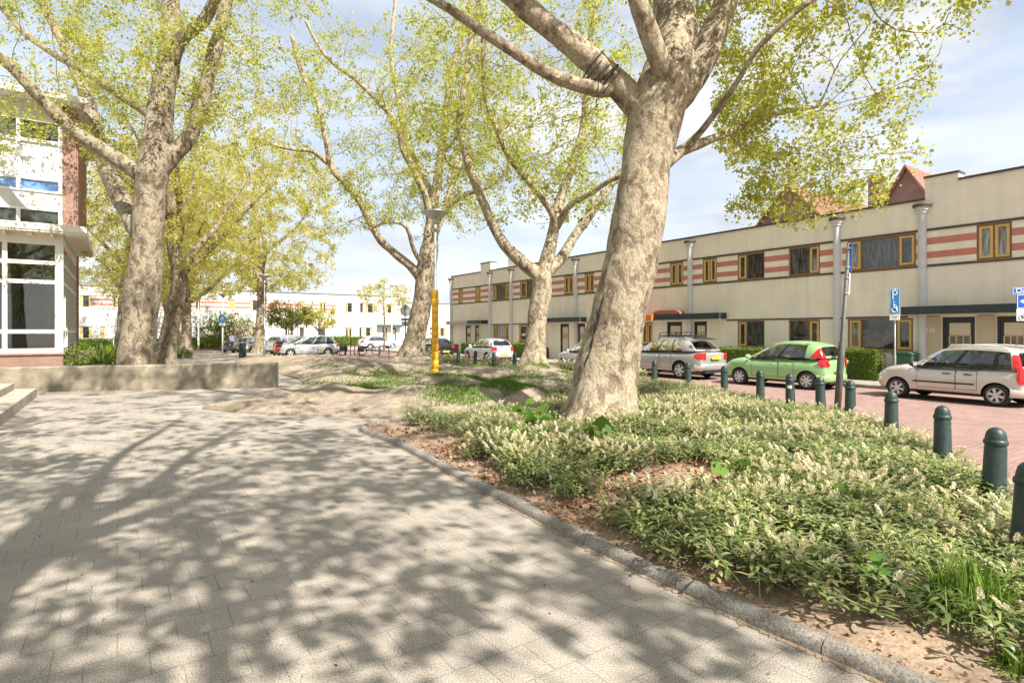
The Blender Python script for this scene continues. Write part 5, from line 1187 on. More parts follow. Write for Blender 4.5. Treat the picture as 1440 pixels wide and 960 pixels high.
SPLASH = dict(L=3.72, W=1.66, H=1.57, wb=2.36, ro=.60, r=.295, belt=.95, cowl=2.26, tail=-.50, hood=.98, nose=.80, rz=.90, roof_f=1.36, roof_r=-.34, rw=.74, droop=.06, rise=.10, rbulge=.10,
              cols=[(0, .045, 'b'), (.045, .42, 'g'), (.42, .46, 'k'), (.46, .80, 'g'), (.80, 1, 'b')], doors=[(.95, 1.9), (.42, .93)], tlg=(.0, .80, .86, .985, .80, .95), tlb=(.76, 1.0, .26, .66), tlmid=1, spokes=7, bz=.34, pz=.55)
SUV = dict(L=4.70, W=1.84, H=1.66, wb=2.72, ro=.98, r=.355, belt=1.06, cowl=2.45, tail=-.72, hood=1.06, nose=.92, rz=.99, roof_f=1.65, roof_r=-.30, rw=.74, droop=.08, rise=.08, rbulge=.12, zb=.25,
           cols=[(0, .04, 'b'), (.04, .36, 'g'), (.36, .385, 'k'), (.385, .63, 'g'), (.63, .65, 'k'), (.65, .80, 'g'), (.80, 1, 'b')], doors=[(1.05, 2.1), (.45, 1.03)], tlb=(.80, 1.05, .30, .62), rails=2, rack=1, spoiler=1, spokes=6, bz=.45, pz=.80)
POLO = dict(L=3.97, W=1.68, H=1.46, wb=2.47, ro=.70, r=.30, belt=.93, cowl=2.22, tail=-.58, hood=.95, nose=.76, rz=.88, roof_f=1.45, roof_r=-.30, rw=.74, droop=.05, rise=.05, rbulge=.09,
            cols=[(0, .045, 'b'), (.045, .46, 'g'), (.46, .50, 'k'), (.50, .82, 'g'), (.82, 1, 'b')], doors=[(.75, 1.88)], tlb=(.72, .95, .20, .60), spokes=5, bz=.36, pz=.42)
MPV = dict(L=4.4, W=1.76, H=1.62, wb=2.72, ro=.82, r=.315, belt=1.0, cowl=2.65, tail=-.72, hood=1.02, nose=.80, rz=.95, roof_f=1.65, roof_r=-.45, rw=.76, droop=.08, rise=.06, rbulge=.08,
           cols=[(0, .08, 'b'), (.08, .13, 'g'), (.13, .16, 'b'), (.16, .43, 'g'), (.43, .46, 'b'), (.46, .72, 'g'), (.72, .76, 'b'), (.76, .93, 'g'), (.93, 1, 'b')], doors=[(1.1, 2.15), (.45, 1.08)], tlb=(.75, 1.02, .16, .68), spokes=5, bz=.4, pz=.7)
SEDAN = dict(POLO, L=4.35, wb=2.6, ro=.85, H=1.44, cowl=2.4, tail=-.75, roof_f=1.5, roof_r=-.15, tlb=(.72, .92, .22, .55))
car('hatchback_car', 'pale beige small hatchback with roof rails and tall red tail lights, nearest on the right', 'pale beige silver paint', HATCH, (12.14, 14.24), math.atan2(2.07, -1.12))
car('hatchback_car', 'light green small hatchback with pointed red tail lights', 'light green paint', SPLASH, (9.53, 18.36), HEAD + R(1.5))
car('off_road_car', 'silver off road car with a black roof rack, beside the leaning trunk', 'silver paint', SUV, (6.67, 22.5), HEAD - R(1))
car('hatchback_car', 'pale small car half hidden behind the leaning trunk', 'light silver paint', HATCH, tuple(V((2.56, 28.15, 0)) - V((DX, DY, 0)) * 2.3)[:2], HEAD)
car('hatchback_car', 'silver hatchback with red tail lights beyond the row of short posts', 'light silver paint', POLO, gp(685.5, 508)[:2], HEAD - R(2))
car('saloon_car', 'black car parked behind the tree with the dark bark patch', 'black paint', SEDAN, sn(36.5, 18.3)[:2], HEAD)
hx = math.atan2(-NY, -NX)
car('estate_car', 'silver family car parked sideways behind the bicycle racks', 'light silver paint', MPV, gp(461, 500)[:2], hx, detail=2)
car('estate_car', 'pale silver car behind the parked moped with a top box', 'bluish silver paint', MPV, (gp(372, 498)[:2][0], gp(372, 498)[:2][1] + 1.6), HEAD - R(62), detail=1)
car('saloon_car', 'dark silver car left of the others, near the blue round sign', 'silver paint', SEDAN, gp(337, 495)[:2], HEAD - R(58), detail=1)
car('saloon_car', 'white car driving past in front of the far hedge', 'white paint', SEDAN, (*at(513, 0, 62)[:2],), math.atan2(NY, NX), detail=1)
# ------------------------------------------------------------------ posts, lamps, signs, bicycles
bo = thing('bollard', 'green cast iron bollard', 'bollard', (0, 0, 0), 0, 'green bollards along the road')
q = MB(); q.lathe([(.128, -.05), (.128, .09), (.120, .11), (.104, .70), (.100, .72)], 20); sharp(q.build('shaft', M['bollard'], bo, True), 30)
q = MB(); q.lathe([(.1005, .72), (.113, .725), (.117, .745), (.113, .765), (.102, .775), (.100, .80), (.088, .845), (.064, .876), (.034, .892), (.004, .898)], 20); sharp(q.build('cap', M['bollard'], bo, True), 40)
KIDS[bo.name] = [o for o in bpy.data.objects if o.parent == bo]
BL = [((3.83, 4.24), 'at the right edge of the picture, cut by the frame'), ((4.87, 5.76), 'standing in the flowering bed, second from the right edge'), ((5.61, 7.41), 'below the rear wheel of the pale hatchback'), ((6.13, 9.2), 'in front of the front wheel of the pale hatchback'),
      ((6.70, 11.27), 'just right of the slanted grey pole'), ((6.59, 12.12), 'just left of the slanted grey pole'), ((6.41, 13.1), 'with a white sticker, before the rear of the green car'), ((6.25, 14.3), 'before the door of the green car'), ((5.98, 16), 'before the nose of the green car'), ((5.55, 17.9), 'behind the rear wheel of the silver off road car'), ((4.82, 19.3), 'nearest the leaning trunk, before the silver off road car')]
rr = random.Random(2)
for i, ((x, y), t) in enumerate(BL):
    c = bo if i == 0 else copy_tree(bo); c.location = (x, y, -.03); c.rotation_euler = (R(rr.uniform(-1.6, 1.6)), R(rr.uniform(-1.6, 1.6)), rr.uniform(0, 6)); c['label'] = 'green bollard ' + t; c.scale = (.88, .88, 1)
    if i == 6:
        k = MB(); k.lathe([(.1125, .55), (.1115, .61)], 20); s = MB()
        vs = [(.1135 * math.cos(a), .1135 * math.sin(a), z) for z in (.56, .63) for a in [R(-150 + 8 * j) for j in range(8)]]; s.add(vs, [(j, j + 1, 9 + j, 8 + j) for j in range(7)]); st_ = s.build('sticker', M['sign_white'], c); st_.rotation_euler = (0, 0, -c.rotation_euler.z)
        s2 = MB(); vs = [(.114 * math.cos(a), .114 * math.sin(a), z) for z in (.64, .73) for a in [R(-155 + 9 * j) for j in range(9)]]; s2.add(vs, [(j, j + 1, 10 + j, 9 + j) for j in range(8)]); o = s2.build('sticker', M['ink'], c); o.rotation_euler = (0, 0, -c.rotation_euler.z)
for (px, py, Yd), t in (((644, 494, 28.6), 'leftmost of the four'), ((668, 495, 27.6), 'before the front door of the silver hatchback'), ((694, 497, 26.4), 'before the rear of the silver hatchback'), ((723, 498, 25.4), 'right of the silver hatchback')):
    c = copy_tree(bo); x = (px - 720) / F * Yd; c.location = (x, Yd, max(0, CAM - (py - HZ) / F * Yd - .88)); c['label'] = 'far green bollard ' + t + (' beyond the mound' if 'four' in t else ''); 
c = None
gb = thing('bollard', 'thick dark grey bollard between the moped and the lamp post', 'bollard', at(341, 0, 40).xy.to_3d())
MB().lathe([(.27, -.05), (.25, .05), (.235, 1.25), (.2, 1.32), (.02, 1.36)], 18).build('shaft', M['dark_metal'], gb, True); MB().lathe([(.242, 1.02), (.242, 1.1)], 18).build('band', M['galv'], gb)

def lamp_post(name, label, x, y, h, z0=0, head=True, r=.055, mat='galv', group=None):
    t = thing(name, label, 'street lamp', (x, y, z0), 0, group)
    MB().lathe([(r * 1.7, -.1), (r * 1.7, 1.0), (r * 1.3, 1.06), (r, 1.1), (r * .8, h - .25)], 14).build('post', M[mat], t, True)
    if head:
        q = MB(); q.lathe([(.05, h - .30), (.10, h - .22), (.12, h - .12), (.40, h + .07), (.42, h + .10)], 24); sharp(q.build('shade', M['sign_back'], t, True), 40)
        MB().lathe([(.43, h + .10), (.44, h + .13), (.30, h + .19), (.03, h + .22)], 24).build('lid', M['galv'], t, True)
        MB().lathe([(.07, h - .5), (.07, h - .26)], 10).build('collar', M['galv'], t, True)
    return t
yl = lamp_post('lamp_post', 'lamp post with a yellow ringed sleeve and a cone shaped head, on the earth mound', -2.57, 19.0, 5.66, .02, r=.05)
q = MB(); rr = random.Random(4); z = -.1
prof = []
while z < 2.98:
    L_ = rr.uniform(.2, .30); w_ = rr.uniform(-.006, .006); prof += [(.098 + w_, z), (.113 + w_, z + .02), (.116 + w_, z + L_ * .5), (.113 + w_, z + L_ - .02), (.098 + w_, z + L_)]; z += L_ + .001
q.lathe(prof, 18); sharp(q.build('ringed_sleeve', M['yellow'], yl, True), 50)
lamp_post('lamp_post', 'grey lamp post with a small cone head beside the parked moped', at(372, 0, 41).x, 41, 5.75, r=.05)
t = lamp_post('lamp_post', 'thin pale lamp post with a flat head in front of the striped terrace', at(811, 0, 37).x, 37, 4.75, r=.045, mat='white_metal')
t = thing('lamp_post', 'thin pale lamp post with a short arm, left of the blue round sign', 'street lamp', (at(279, 0, 55).x, 55, 0))
MB().lathe([(.09, 0), (.09, 1), (.07, 1.1), (.05, 4.9)], 10).build('post', M['white_metal'], t, True); MB().tube([(0, 0, 4.88), (.12, 0, 4.98), (.5, 0, 5.02)], .05, 6).build('lamp_head', M['galv'], t)
t = thing('lamp_post', 'pale lamp post with a cone head above the blue round sign', 'street lamp', (at(314, 0, 58).x, 58, 0))
MB().lathe([(.08, 0), (.08, 1), (.06, 1.1), (.05, 5.3)], 10).build('post', M['white_metal'], t, True); MB().lathe([(.06, 5.25), (.12, 5.35), (.5, 5.62), (.5, 5.68), (.03, 5.75)], 18).build('shade', M['sign_back'], t, True)
t = thing('lamp_post', 'thin pole standing in front of the junction corner house', 'street lamp', (at(551, 0, 58).x, 58, 0))
MB().lathe([(.07, 0), (.07, 1), (.05, 1.1), (.04, 6.4)], 10).build('post', M['white_metal'], t, True); MB().lathe([(.05, 6.35), (.2, 6.5), (.25, 6.56), (.02, 6.66)], 14).build('shade', M['sign_back'], t, True)

# slanted pole with a sign seen edge on
bx, by = 7.02, 12.3; tx = at(1194, 342, 12.4)
sp = thing('sign_pole', 'slanted grey steel pole carrying a blue sign seen edge on', 'sign', (bx, by, 0)); dv = V((tx.x - bx, tx.y - by, tx.z))
q = MB(); q.tube([(0, 0, -.1), dv * .38, dv * .40, dv * .44, dv], [.07, .07, .066, .042, .04], 14); q.build('pole', M['pole_grey'], sp, True)
def P_(k): return dv * k
for k0, k1, m in ((.83, 1.0, 'sign_blue'), (.70, .825, 'sign_white')):
    a, c = P_(k0), P_(k1); q = MB(); q.box(.05, .082, -.02, .40, 0, (c - a).length); pl = q.build('sign_plate', M[m], sp, bevel=.004, loc=a); pl.rotation_euler = (0, math.atan2(dv.x, dv.z) * .4, R(-26))
for k in (.71, .80, .86, .97): MB().lathe([(.055, -.02), (.055, .02)], 12, tuple(P_(k))).build('clamp', M['galv'], sp)

# parking sign for disabled drivers
ps = thing('parking_sign', 'blue disabled parking sign on a thin pole before the hedge', 'sign', (12.62, 18.75, .05), ROT_STREET + R(16))
MB().lathe([(.05, -.05), (.05, 1.0), (.035, 1.05), (.032, 3.2)], 12).build('pole', M['galv'], ps, True)
MB().box(-.19, .19, -.075, -.04, 2.36, 3.18).build('sign_plate', M['sign_light_blue'], ps, bevel=.01)
q = MB(); frame_bars(q, -.175, .175, 2.375, 3.165, .012, -.078, -.0755); q.build('border', M['sign_white'], ps)
lettering('P', .46, M['sign_white'], ps, (0, -.079, 2.97)); w_ = MB(); ring = [(.10 * math.cos(a) - .01, -.079, 2.52 + .10 * math.sin(a)) for a in [R(-200 + 15 * i) for i in range(18)]]
w_.tube(ring, .014, 5); w_.tube([(-.03, -.079, 2.70), (-.03, -.079, 2.56), (.06, -.079, 2.55), (.10, -.079, 2.44)], .016, 5); w_.tube([(-.03, -.079, 2.63), (.06, -.079, 2.63)], .012, 5); w_.lathe([(.028, -.003), (.028, .003)], 10, (-.03, -.079, 2.75), axis='y'); w_.build('wheelchair_symbol', M['sign_white'], ps)
MB().box(-.19, .19, -.075, -.04, 2.15, 2.34).build('text_plate', M['sign_white'], ps, bevel=.006)
q = MB()
for i, zz_ in enumerate((2.285, 2.255, 2.215)): q.box(-.12 + .02 * i, .12 - .03 * i, -.0785, -.0752, zz_, zz_ + .012)
q.build('text_lines', M['sign_back'], ps)

ps.scale = (.74, 1, 1)
# street name, one way arrow and exemption plate, cut by the right edge
os_ = thing('one_way_sign', 'blue one way arrow sign under a street name plate at the right edge', 'sign', (*sn(4.9, 21.2)[:2], .05), ROT_STREET + R(36)); Yp = sn(4.9, 21.2)[1]
k = Yp / F; x0 = 0
zz = lambda py: CAM - (py - HZ) * k - .05
hw = .42; ox = .12
MB().lathe([(.055, -.05), (.055, 1), (.04, 1.05), (.038, zz(402))], 12, (ox + .1, 0, 0)).build('pole', M['galv'], os_, True)
MB().box(ox - .52, ox + .66, -.075, -.05, zz(413), zz(404.5)).build('name_plate', M['sign_blue'], os_); lettering('Oude', .19, M['sign_white'], os_, (ox - .23, -.079, zz(408.8)))
q = MB(); frame_bars(q, ox - .51, ox + .65, zz(412.7), zz(404.8), .012, -.078, -.0755); q.build('border', M['sign_white'], os_)
MB().box(ox - hw, ox + hw + .1, -.075, -.045, zz(433.5), zz(414)).build('sign_plate', M['sign_blue'], os_, bevel=.01)
q = MB(); frame_bars(q, ox - hw + .012, ox + hw + .088, zz(433.2), zz(414.3), .014, -.078, -.0755); q.build('border', M['sign_white'], os_)
q = MB(); zc = zz(423.7); h_ = .165; q.prism([(ox - hw + .07, zc), (ox - .08, zc - h_), (ox - .08, zc - h_ * .45), (ox + hw, zc - h_ * .45), (ox + hw, zc + h_ * .45), (ox - .08, zc + h_ * .45), (ox - .08, zc + h_)], -.0785, -.0755); q.build('arrow', M['sign_white'], os_)
MB().box(ox - hw, ox + hw + .1, -.075, -.05, zz(451), zz(434.2)).build('exemption_plate', M['sign_white'], os_); lettering('uitgezonderd', .115, M['ink'], os_, (ox + .05, -.079, zz(438)))
def bike_icon(parent, x, z, s):
    q = MB()
    for dx in (-.5, .5): q.tube([(x + dx * s + .28 * s * math.cos(a), -.079, z + .28 * s * math.sin(a)) for a in [i * math.pi / 7 for i in range(15)]], .008, 4, cap=False)
    q.tube([(x - .5 * s, -.079, z), (x - .25 * s, -.079, z + .42 * s), (x + .3 * s, -.079, z + .42 * s), (x, -.079, z), (x - .5 * s, -.079, z)], .008, 4); q.tube([(x + .5 * s, -.079, z), (x + .25 * s, -.079, z + .55 * s), (x + .1 * s, -.079, z + .58 * s)], .008, 4); q.build('bicycle_symbol', M['ink'], parent)
bike_icon(os_, ox - .22, zz(446.5), .2); bike_icon(os_, ox + .22, zz(446.5), .2)

# round signs
rs = thing('round_sign', 'blue round sign on a pale pole left of the parked scooter', 'sign', (at(313, 0, 46).x, 46, 0), R(-12))
MB().lathe([(.05, -.1), (.05, 3.1)], 10).build('pole', M['white_metal'], rs, True); MB().lathe([(.34, -.02), (.34, .02)], 24, (0, -.06, 2.86), axis='y').build('sign_plate', M['sign_light_blue'], rs); MB().box(-.3, .3, -.09, -.05, 2.3, 2.5).build('text_plate', M['sign_white'], rs)
q = MB(); q.lathe([(.355, -.015), (.355, .012)], 24, (0, -.058, 2.86), axis='y'); q.build('border', M['sign_white'], rs); MB().prism([(-.18, 2.72), (-.05, 2.70), (.05, 2.84), (.16, 2.8), (.2, 2.93), (.02, 3.0), (-.1, 2.88)], -.087, -.081).build('arrow', M['sign_white'], rs)
rs = thing('round_sign', 'round sign seen from behind, left of the tree with the dark bark patch', 'sign', (at(570, 0, 40).x, 40, 0), R(170))
MB().lathe([(.04, -.1), (.04, 3.75)], 10).build('pole', M['dark_metal'], rs, True); MB().lathe([(.38, -.012), (.38, .012)], 24, (0, -.05, 3.3), axis='y').build('sign_plate', M['sign_back'], rs); MB().box(-.34, .34, -.06, -.04, 2.60, 2.75).build('bracket', M['dark_metal'], rs); MB().box(-.3, .3, -.06, -.04, 2.2, 2.56).build('text_plate', M['sign_back'], rs)
q = MB(); q.tube([(.385 * math.cos(a), -.05, 3.3 + .385 * math.sin(a)) for a in [i * math.pi / 12 for i in range(25)]], .014, 5, cap=False); q.build('rim', M['dark_metal'], rs)
rs = thing('parking_sign', 'small blue parking sign before the white terrace, above the silver family car', 'sign', (at(418, 0, 56).x, 56, 0), R(-10)); MB().lathe([(.04, -.1), (.04, 3.4)], 8).build('pole', M['galv'], rs); MB().box(-.16, .16, -.07, -.04, 2.85, 3.4).build('sign_plate', M['sign_blue'], rs); lettering('P', .4, M['sign_white'], rs, (0, -.075, 3.14))

# bicycle stands, bicycles, scooters
def stand(x, y, rz, label):
    t = thing('bicycle_stand', label, 'bicycle stand', (x, y, 0), rz, 'bicycle stands'); k = MB()
    k.tube([(-.35, 0, -.05), (-.35, 0, .72), (-.31, 0, .80), (-.25, 0, .83), (.25, 0, .83), (.31, 0, .80), (.35, 0, .72), (.35, 0, -.05)], .032, 8); k.build('hoop', M['dark_metal'], t, True); MB().tube([(-.35, 0, .28), (.35, 0, .28)], .024, 6).build('crossbar', M['dark_metal'], t); return t
for px, py, rz, l in ((437, 500, .5, 'grey bicycle stand hoop, left one by the silver family car'), (447, 500, .7, 'grey bicycle stand hoop before the rear wheel of the silver family car'), (492, 499, .3, 'bicycle stand hoop standing free, left of the low bicycle'), (499, 499, .6, 'bicycle stand hoop standing free, right half of a close pair'), (540, 502, .3, 'bicycle stand hoop at the nose of the black car'), (480, 499.5, .5, 'bicycle stand hoop beside the bicycle with a crate')):
    p = gp(px, py); stand(p.x, p.y, rz, l)
def bicycle(x, y, rz, label, paint='dark_metal', bag=None, crate=False, lean=6):
    t = thing('bicycle', label, 'bicycle', (x, y, 0), rz, 'bicycles'); t.rotation_euler = (R(lean), 0, rz)
    for wx in (-.53, .53):
        k = MB(); k.tube([(wx + .335 * math.cos(a), 0, .35 + .335 * math.sin(a)) for a in [i * math.pi / 12 for i in range(25)]], .032, 6, cap=False); w_ = k.build('wheel', M['rubber'], t, True)
        s = MB()
        for i in range(12): a = i * math.pi / 6; s.tube([(wx, .01 if i % 2 else -.01, .35), (wx + .32 * math.cos(a), 0, .35 + .32 * math.sin(a))], .0025, 3)
        s.tube([(wx, -.05, .35), (wx, .05, .35)], .02, 6); s.build('spokes', M['galv'], w_)
        k = MB(); k.tube([(wx + .365 * math.cos(a), 0, .35 + .365 * math.sin(a)) for a in [R(20 + i * 14) for i in range(11)]], .014, 4); k.build('mudguard', M['dark_metal'], t)
    f = MB()
    f.tube([(-.53, 0, .35), (-.2, 0, .32), (-.33, 0, .85), (-.53, 0, .35)], .02, 5); f.tube([(-.2, 0, .32), (.36, 0, .78)], .026, 6); f.tube([(-.30, 0, .72), (.36, 0, .86)], .024, 6); f.tube([(.53, 0, .35), (.36, 0, .78), (.31, 0, 1.0)], .024, 6); f.build('frame', M[paint], t)
    MB().tube([(.31, 0, 1.0), (.30, .0, 1.07), (.25, .27, 1.09), (.12, .3, 1.06)], .02, 5).tube([(.30, 0, 1.07), (.25, -.27, 1.09), (.12, -.3, 1.06)], .02, 5).build('handlebar', M['car_black'], t)
    q = MB(); q.lathe([(.02, -.03), (.09, -.02), (.10, .0), (.06, .03), (.01, .035)], 10, (-.38, 0, .95)); q.box(-.30, -.18, -.03, .03, .945, .97); q.tube([(-.33, 0, .85), (-.36, 0, .93)], .014, 5); q.build('saddle', M['car_black'], t, True)
    MB().box(-.85, -.35, -.07, .07, .70, .72).build('carrier', M['dark_metal'], t)
    if bag: 
        for sg in (-1, 1): MB().box(-.85, -.42, sg * .16 - .07, sg * .16 + .07, .36, .70).build('pannier', M[bag], t, bevel=.03)
    if crate:
        k = MB(); 
        for z in (.84, .93, 1.02): frame_bars_h(k, .42, .85, -.2, .2, z)
        k.box(.42, .85, -.2, .2, .80, .82); k.build('crate', M['car_black'], t)
    MB().tube([(-.2, -.05, .32), (-.2, .05, .32), (-.12, .07, .2)], .012, 4).build('crank', M['galv'], t); return t
def frame_bars_h(k, x0, x1, y0, y1, z):
    k.box(x0, x1, y0, y0 + .015, z, z + .05); k.box(x0, x1, y1 - .015, y1, z, z + .05); k.box(x0, x0 + .015, y0 + .015, y1 - .015, z, z + .05); k.box(x1 - .015, x1, y0 + .015, y1 - .015, z, z + .05)
p = gp(430, 500.5); bicycle(p.x, p.y, .2, 'dark bicycle with black panniers against the silver family car', bag='car_black')
p = gp(474, 499.5); bicycle(p.x, p.y, 2.6, 'dark bicycle with a crate on its front, behind the silver family car', crate=True, bag='car_black')
p = gp(519, 499); bicycle(p.x, p.y, .35, 'bicycle with high handlebars leaning low between the stands', paint='bin_dark', bag='dark_metal', lean=20)
def scooter(x, y, rz, label, paint, box=None, shield=False):
    t = thing('moped', label, 'moped', (x, y, 0), rz, 'parked mopeds')
    for wx in (-.58, .60):
        k = MB(); k.lathe([(.15, -.05), (.22, -.055), (.245, -.03), (.245, .03), (.22, .055), (.15, .05)], 20, (wx, 0, .245), axis='y'); w_ = k.build('wheel', M['rubber'], t, True); MB().lathe([(.15, -.03), (.03, -.045), (.03, .045), (.15, .03)], 14, (wx, 0, .245), axis='y').build('rim', M['alloy'], w_)
    b = MB(); b.prism([(-.85, .62), (-.80, .42), (-.35, .28), (.18, .24), (.30, .30), (.42, .62), (.46, .98), (.38, 1.0), (.30, .62), (.16, .36), (-.10, .38), (-.16, .70), (-.80, .74)], -.15, .15); b.build('body', M[paint], t, bevel=.04)
    MB().prism([(-.80, .742), (-.16, .702), (-.18, .80), (-.5, .82), (-.80, .85)], -.13, .13).build('saddle', M['car_black'], t, bevel=.03)
    MB().tube([(.60, 0, .25), (.44, 0, .8), (.38, 0, 1.04)], .03, 8).build('fork', M['dark_metal'], t); MB().tube([(.30, -.34, 1.06), (.38, -.1, 1.07), (.38, .1, 1.07), (.30, .34, 1.06)], .018, 6).build('handlebar', M['car_black'], t)
    MB().prism([(.40, .24), (.86, .36), (.84, .50), (.60, .56), (.44, .50)], -.07, .07).build('mudguard', M[paint], t, bevel=.02)
    for sg in (-1, 1): MB().tube([(.36, sg * .2, 1.07), (.34, sg * .27, 1.22)], .008, 4).lathe([(.01, -.01), (.05, -.005), (.05, .005), (.01, .01)], 8, (.34, sg * .28, 1.26), axis='x').build('mirror', M['car_black'], t)
    MB().box(-.9, -.86, -.08, .08, .55, .63).build('tail_light', M['red_lens'], t)
    if box: MB().box(-1.02, -.62, -.2, .2, .87, 1.16).build('top_box', M[box], t, bevel=.05)
    if shield: MB().prism([(.44, 1.0), (.30, 1.45), (.29, 1.45), (.43, 1.0)], -.22, .22).build('windshield', M['car_glass'], t)
    return t
p = gp(322, 496); scooter(p.x, p.y, -.5, 'dark grey moped with a tall windshield, by the blue round sign', 'moped_grey', shield=True)
p = gp(389, 501); scooter(p.x, p.y, 2.2, 'moped with a black top box and red rear panel, by the lamp post', 'moped_red', box='car_black')

# bins and cable
def bin_(x, y, rz, label, m):
    t = thing('wheelie_bin', label, 'bin', (x, y, .05), rz, 'wheeled rubbish bins'); k = MB(); a, c = .25, .30
    k.add([(-a, -a, .06), (a, -a, .06), (a, a, .06), (-a, a, .06), (-c, -c, .96), (c, -c, .96), (c, c * 1.1, .96), (-c, c * 1.1, .96)], [(0, 3, 2, 1), (4, 5, 6, 7), (0, 1, 5, 4), (1, 2, 6, 5), (2, 3, 7, 6), (3, 0, 4, 7)]); k.build('body', M[m], t, bevel=.02)
    MB().prism([(-.33, .962), (.33, .962), (.33, 1.0), (.2, 1.06), (-.2, 1.06), (-.33, 1.0)], -.34, .36).build('lid', M[m], t, bevel=.01)
    for sg in (-1, 1): MB().lathe([(.1, -.025), (.1, .025)], 12, (sg * .27, .24, .1), axis='x').build('wheel', M['rubber'], t)
    MB().tube([(-.2, .4, .98), (.2, .4, .98)], .015, 5).build('handle', M[m], t); return t
for s, n, l, m in ((40.6, 21.9, 'dark green wheeled bin before the plum red plinth', 'bin_dark'), (42.8, 21.6, 'dark green wheeled bin at the end corner of the striped terrace', 'bin_dark'), (24.3, 22.7, 'green wheeled bin beside the door behind the leaning trunk', 'bin_green'), (8.6, 22.9, 'dark green wheeled bin between hedge and long canopy', 'bin_green')):
    p = sn(s, n); bin_(p.x, p.y, ROT_STREET, l, m)
p = sn(69, 3.2); bin_(p.x, p.y, ROT_CROSS, 'dark green wheeled bin before the far left hedge', 'bin_dark')
cbv = thing('cable', 'black cable looped round the left limb of the leaning plane tree', 'cable', at(850, 118, YA)); o = at(850, 118, YA); k = MB(); rr = random.Random(6)
ax0, ax1 = at(826, 84, YA - .2), at(868, 124, YA - .12); dirv = (ax1 - ax0).normalized(); e1 = dirv.cross(V((0, 1, 0))).normalized(); e2 = dirv.cross(e1)
pts = []
for i in range(85):
    a = i * 2 * math.pi / 14; c = ax0.lerp(ax1, .1 + .75 * ((i / 84) if (i // 28) % 2 == 0 else 1 - (i / 84)) ) - o; rad = .275 + .03 * math.sin(i * .7); pts.append(c + V((0, 0, -.06)) + e1 * rad * math.cos(a) * 1.1 + e2 * rad * math.sin(a))
k.tube(pts, .012, 5); k.build('loop', M['rubber'], cbv)
k = MB(); k.tube([pts[-1], at(838, 150, YA - .5) - o, at(825, 163, YA - .5) - o, at(790, 172, YA - .3) - o], .008, 4); k.build('tail', M['rubber'], cbv)
# ------------------------------------------------------------------ hedges, shrubs, ground cover, litter, grass
def hedge(label, frame, x0, x1, y0, y1, z0, z1, nl=2600, leaf='leaf_hedge', ls=.055, group='clipped hedges', seed=1):
    origin, rz = frame; t = thing('hedge', label, 'hedge', origin, rz, group); rng = np.random.default_rng(seed)
    MB().box(x0 + .09, x1 - .09, y0 + .09, y1 - .09, z0, z1 - .09).build('twigs', M['leaf_shrub'], t)
    A = np.array([(x1 - x0) * (z1 - z0) * 1.6, (x1 - x0) * (y1 - y0), (y1 - y0) * (z1 - z0), (y1 - y0) * (z1 - z0)]); f = rng.choice(4, nl, p=A / A.sum())
    P = rng.uniform(0, 1, (nl, 3)) * np.array([x1 - x0, y1 - y0, z1 - z0]) + np.array([x0, y0, z0]); d = np.abs(rng.normal(0, .05, nl)) - .03
    P[f == 0, 1] = y0 + d[f == 0]; P[f == 1, 2] = z1 - d[f == 1]; P[f == 2, 0] = x0 + d[f == 2]; P[f == 3, 0] = x1 - d[f == 3]
    for i in range(len(P)): P[i] += np.array(mnoise.noise_vector(V(P[i] * 1.8))) * .05
    addmesh('leaves', leaf_cloud('leaves', P, ls, rng, M[leaf], LEAF4, .2), t); return t
FS = (sn(0, 0), ROT_STREET)
def hs(label, pa, pb, z1, seed, n0=22.35, n1=23.05, nl=3000): return hedge(label, FS, -s_on(pa, n0), -s_on(pb, n0), n0, n1, .0, z1, nl, seed=seed)
hs('clipped green hedge behind the parking sign and under the wide ground floor window', 1177, 1233, 1.16, 1, nl=3200)
hs('clipped green hedge behind the light green car', 1006, 1104, 1.12, 2, nl=4200)
hs('clipped hedge right of the silver hatchback, behind the forked tree', 716, 748, 1.05, 3, nl=2600)
hs('clipped hedge left of the silver hatchback before the last house', 647, 673, 1.0, 4, nl=2200)
FC = (sn(0, 0), ROT_CROSS)
def hc(label, pa, pb, z1, seed, s=67.4, nl=2600): return hedge(label, FC, n_on(pa, s), n_on(pb, s), s, s + .9, .0, z1, nl, ls=.11, seed=seed)
hc('long clipped hedge before the far left white house', 108, 158, 1.1, 5); hc('dark clipped hedge behind the leaning far tree', 236, 312, 1.2, 6, nl=2800); hc('bright hedge between the silver family car and the white car', 466, 492, 1.25, 7, nl=1600); hc('bright hedge right behind the low bicycle', 494, 512, 1.2, 8, nl=1200)
def shrub(name, label, loc, rx, ry, rz_, nl, ls, leaf, seed, cat='shrub', tmpl=LEAF4, stems=10):
    t = thing(name, label, cat, loc); rng = np.random.default_rng(seed); P = ellip(rng, (0, 0, rz_ * .95), (rx, ry, rz_), nl, .5); P = P[P[:, 2] > .03]
    for i in range(len(P)): P[i] += np.array(mnoise.noise_vector(V(P[i] * 2.2 + seed))) * min(rx, rz_) * .35
    P[:, 2] = np.maximum(P[:, 2], .02); addmesh('leaves', leaf_cloud('leaves', P, ls, rng, M[leaf], tmpl, .4), t)
    k = MB(); rr = random.Random(seed)
    for i in range(stems): a = rr.uniform(0, 6.28); q = rr.uniform(.3, .8); k.tube([(0, 0, -.05), (rx * q * .5 * math.cos(a), ry * q * .5 * math.sin(a), rz_ * .8), (rx * q * math.cos(a), ry * q * math.sin(a), rz_ * 1.5)], [.025, .015, .006], 4)
    k.build('stems', M['bark_dark'], t); return t
shrub('round_shrub', 'low rounded shrub with pale tips, right of the thick tree', (*gp(246, 504)[:2], 0), 1.15, .9, .44, 2600, .11, 'leaf_shrub', 3)
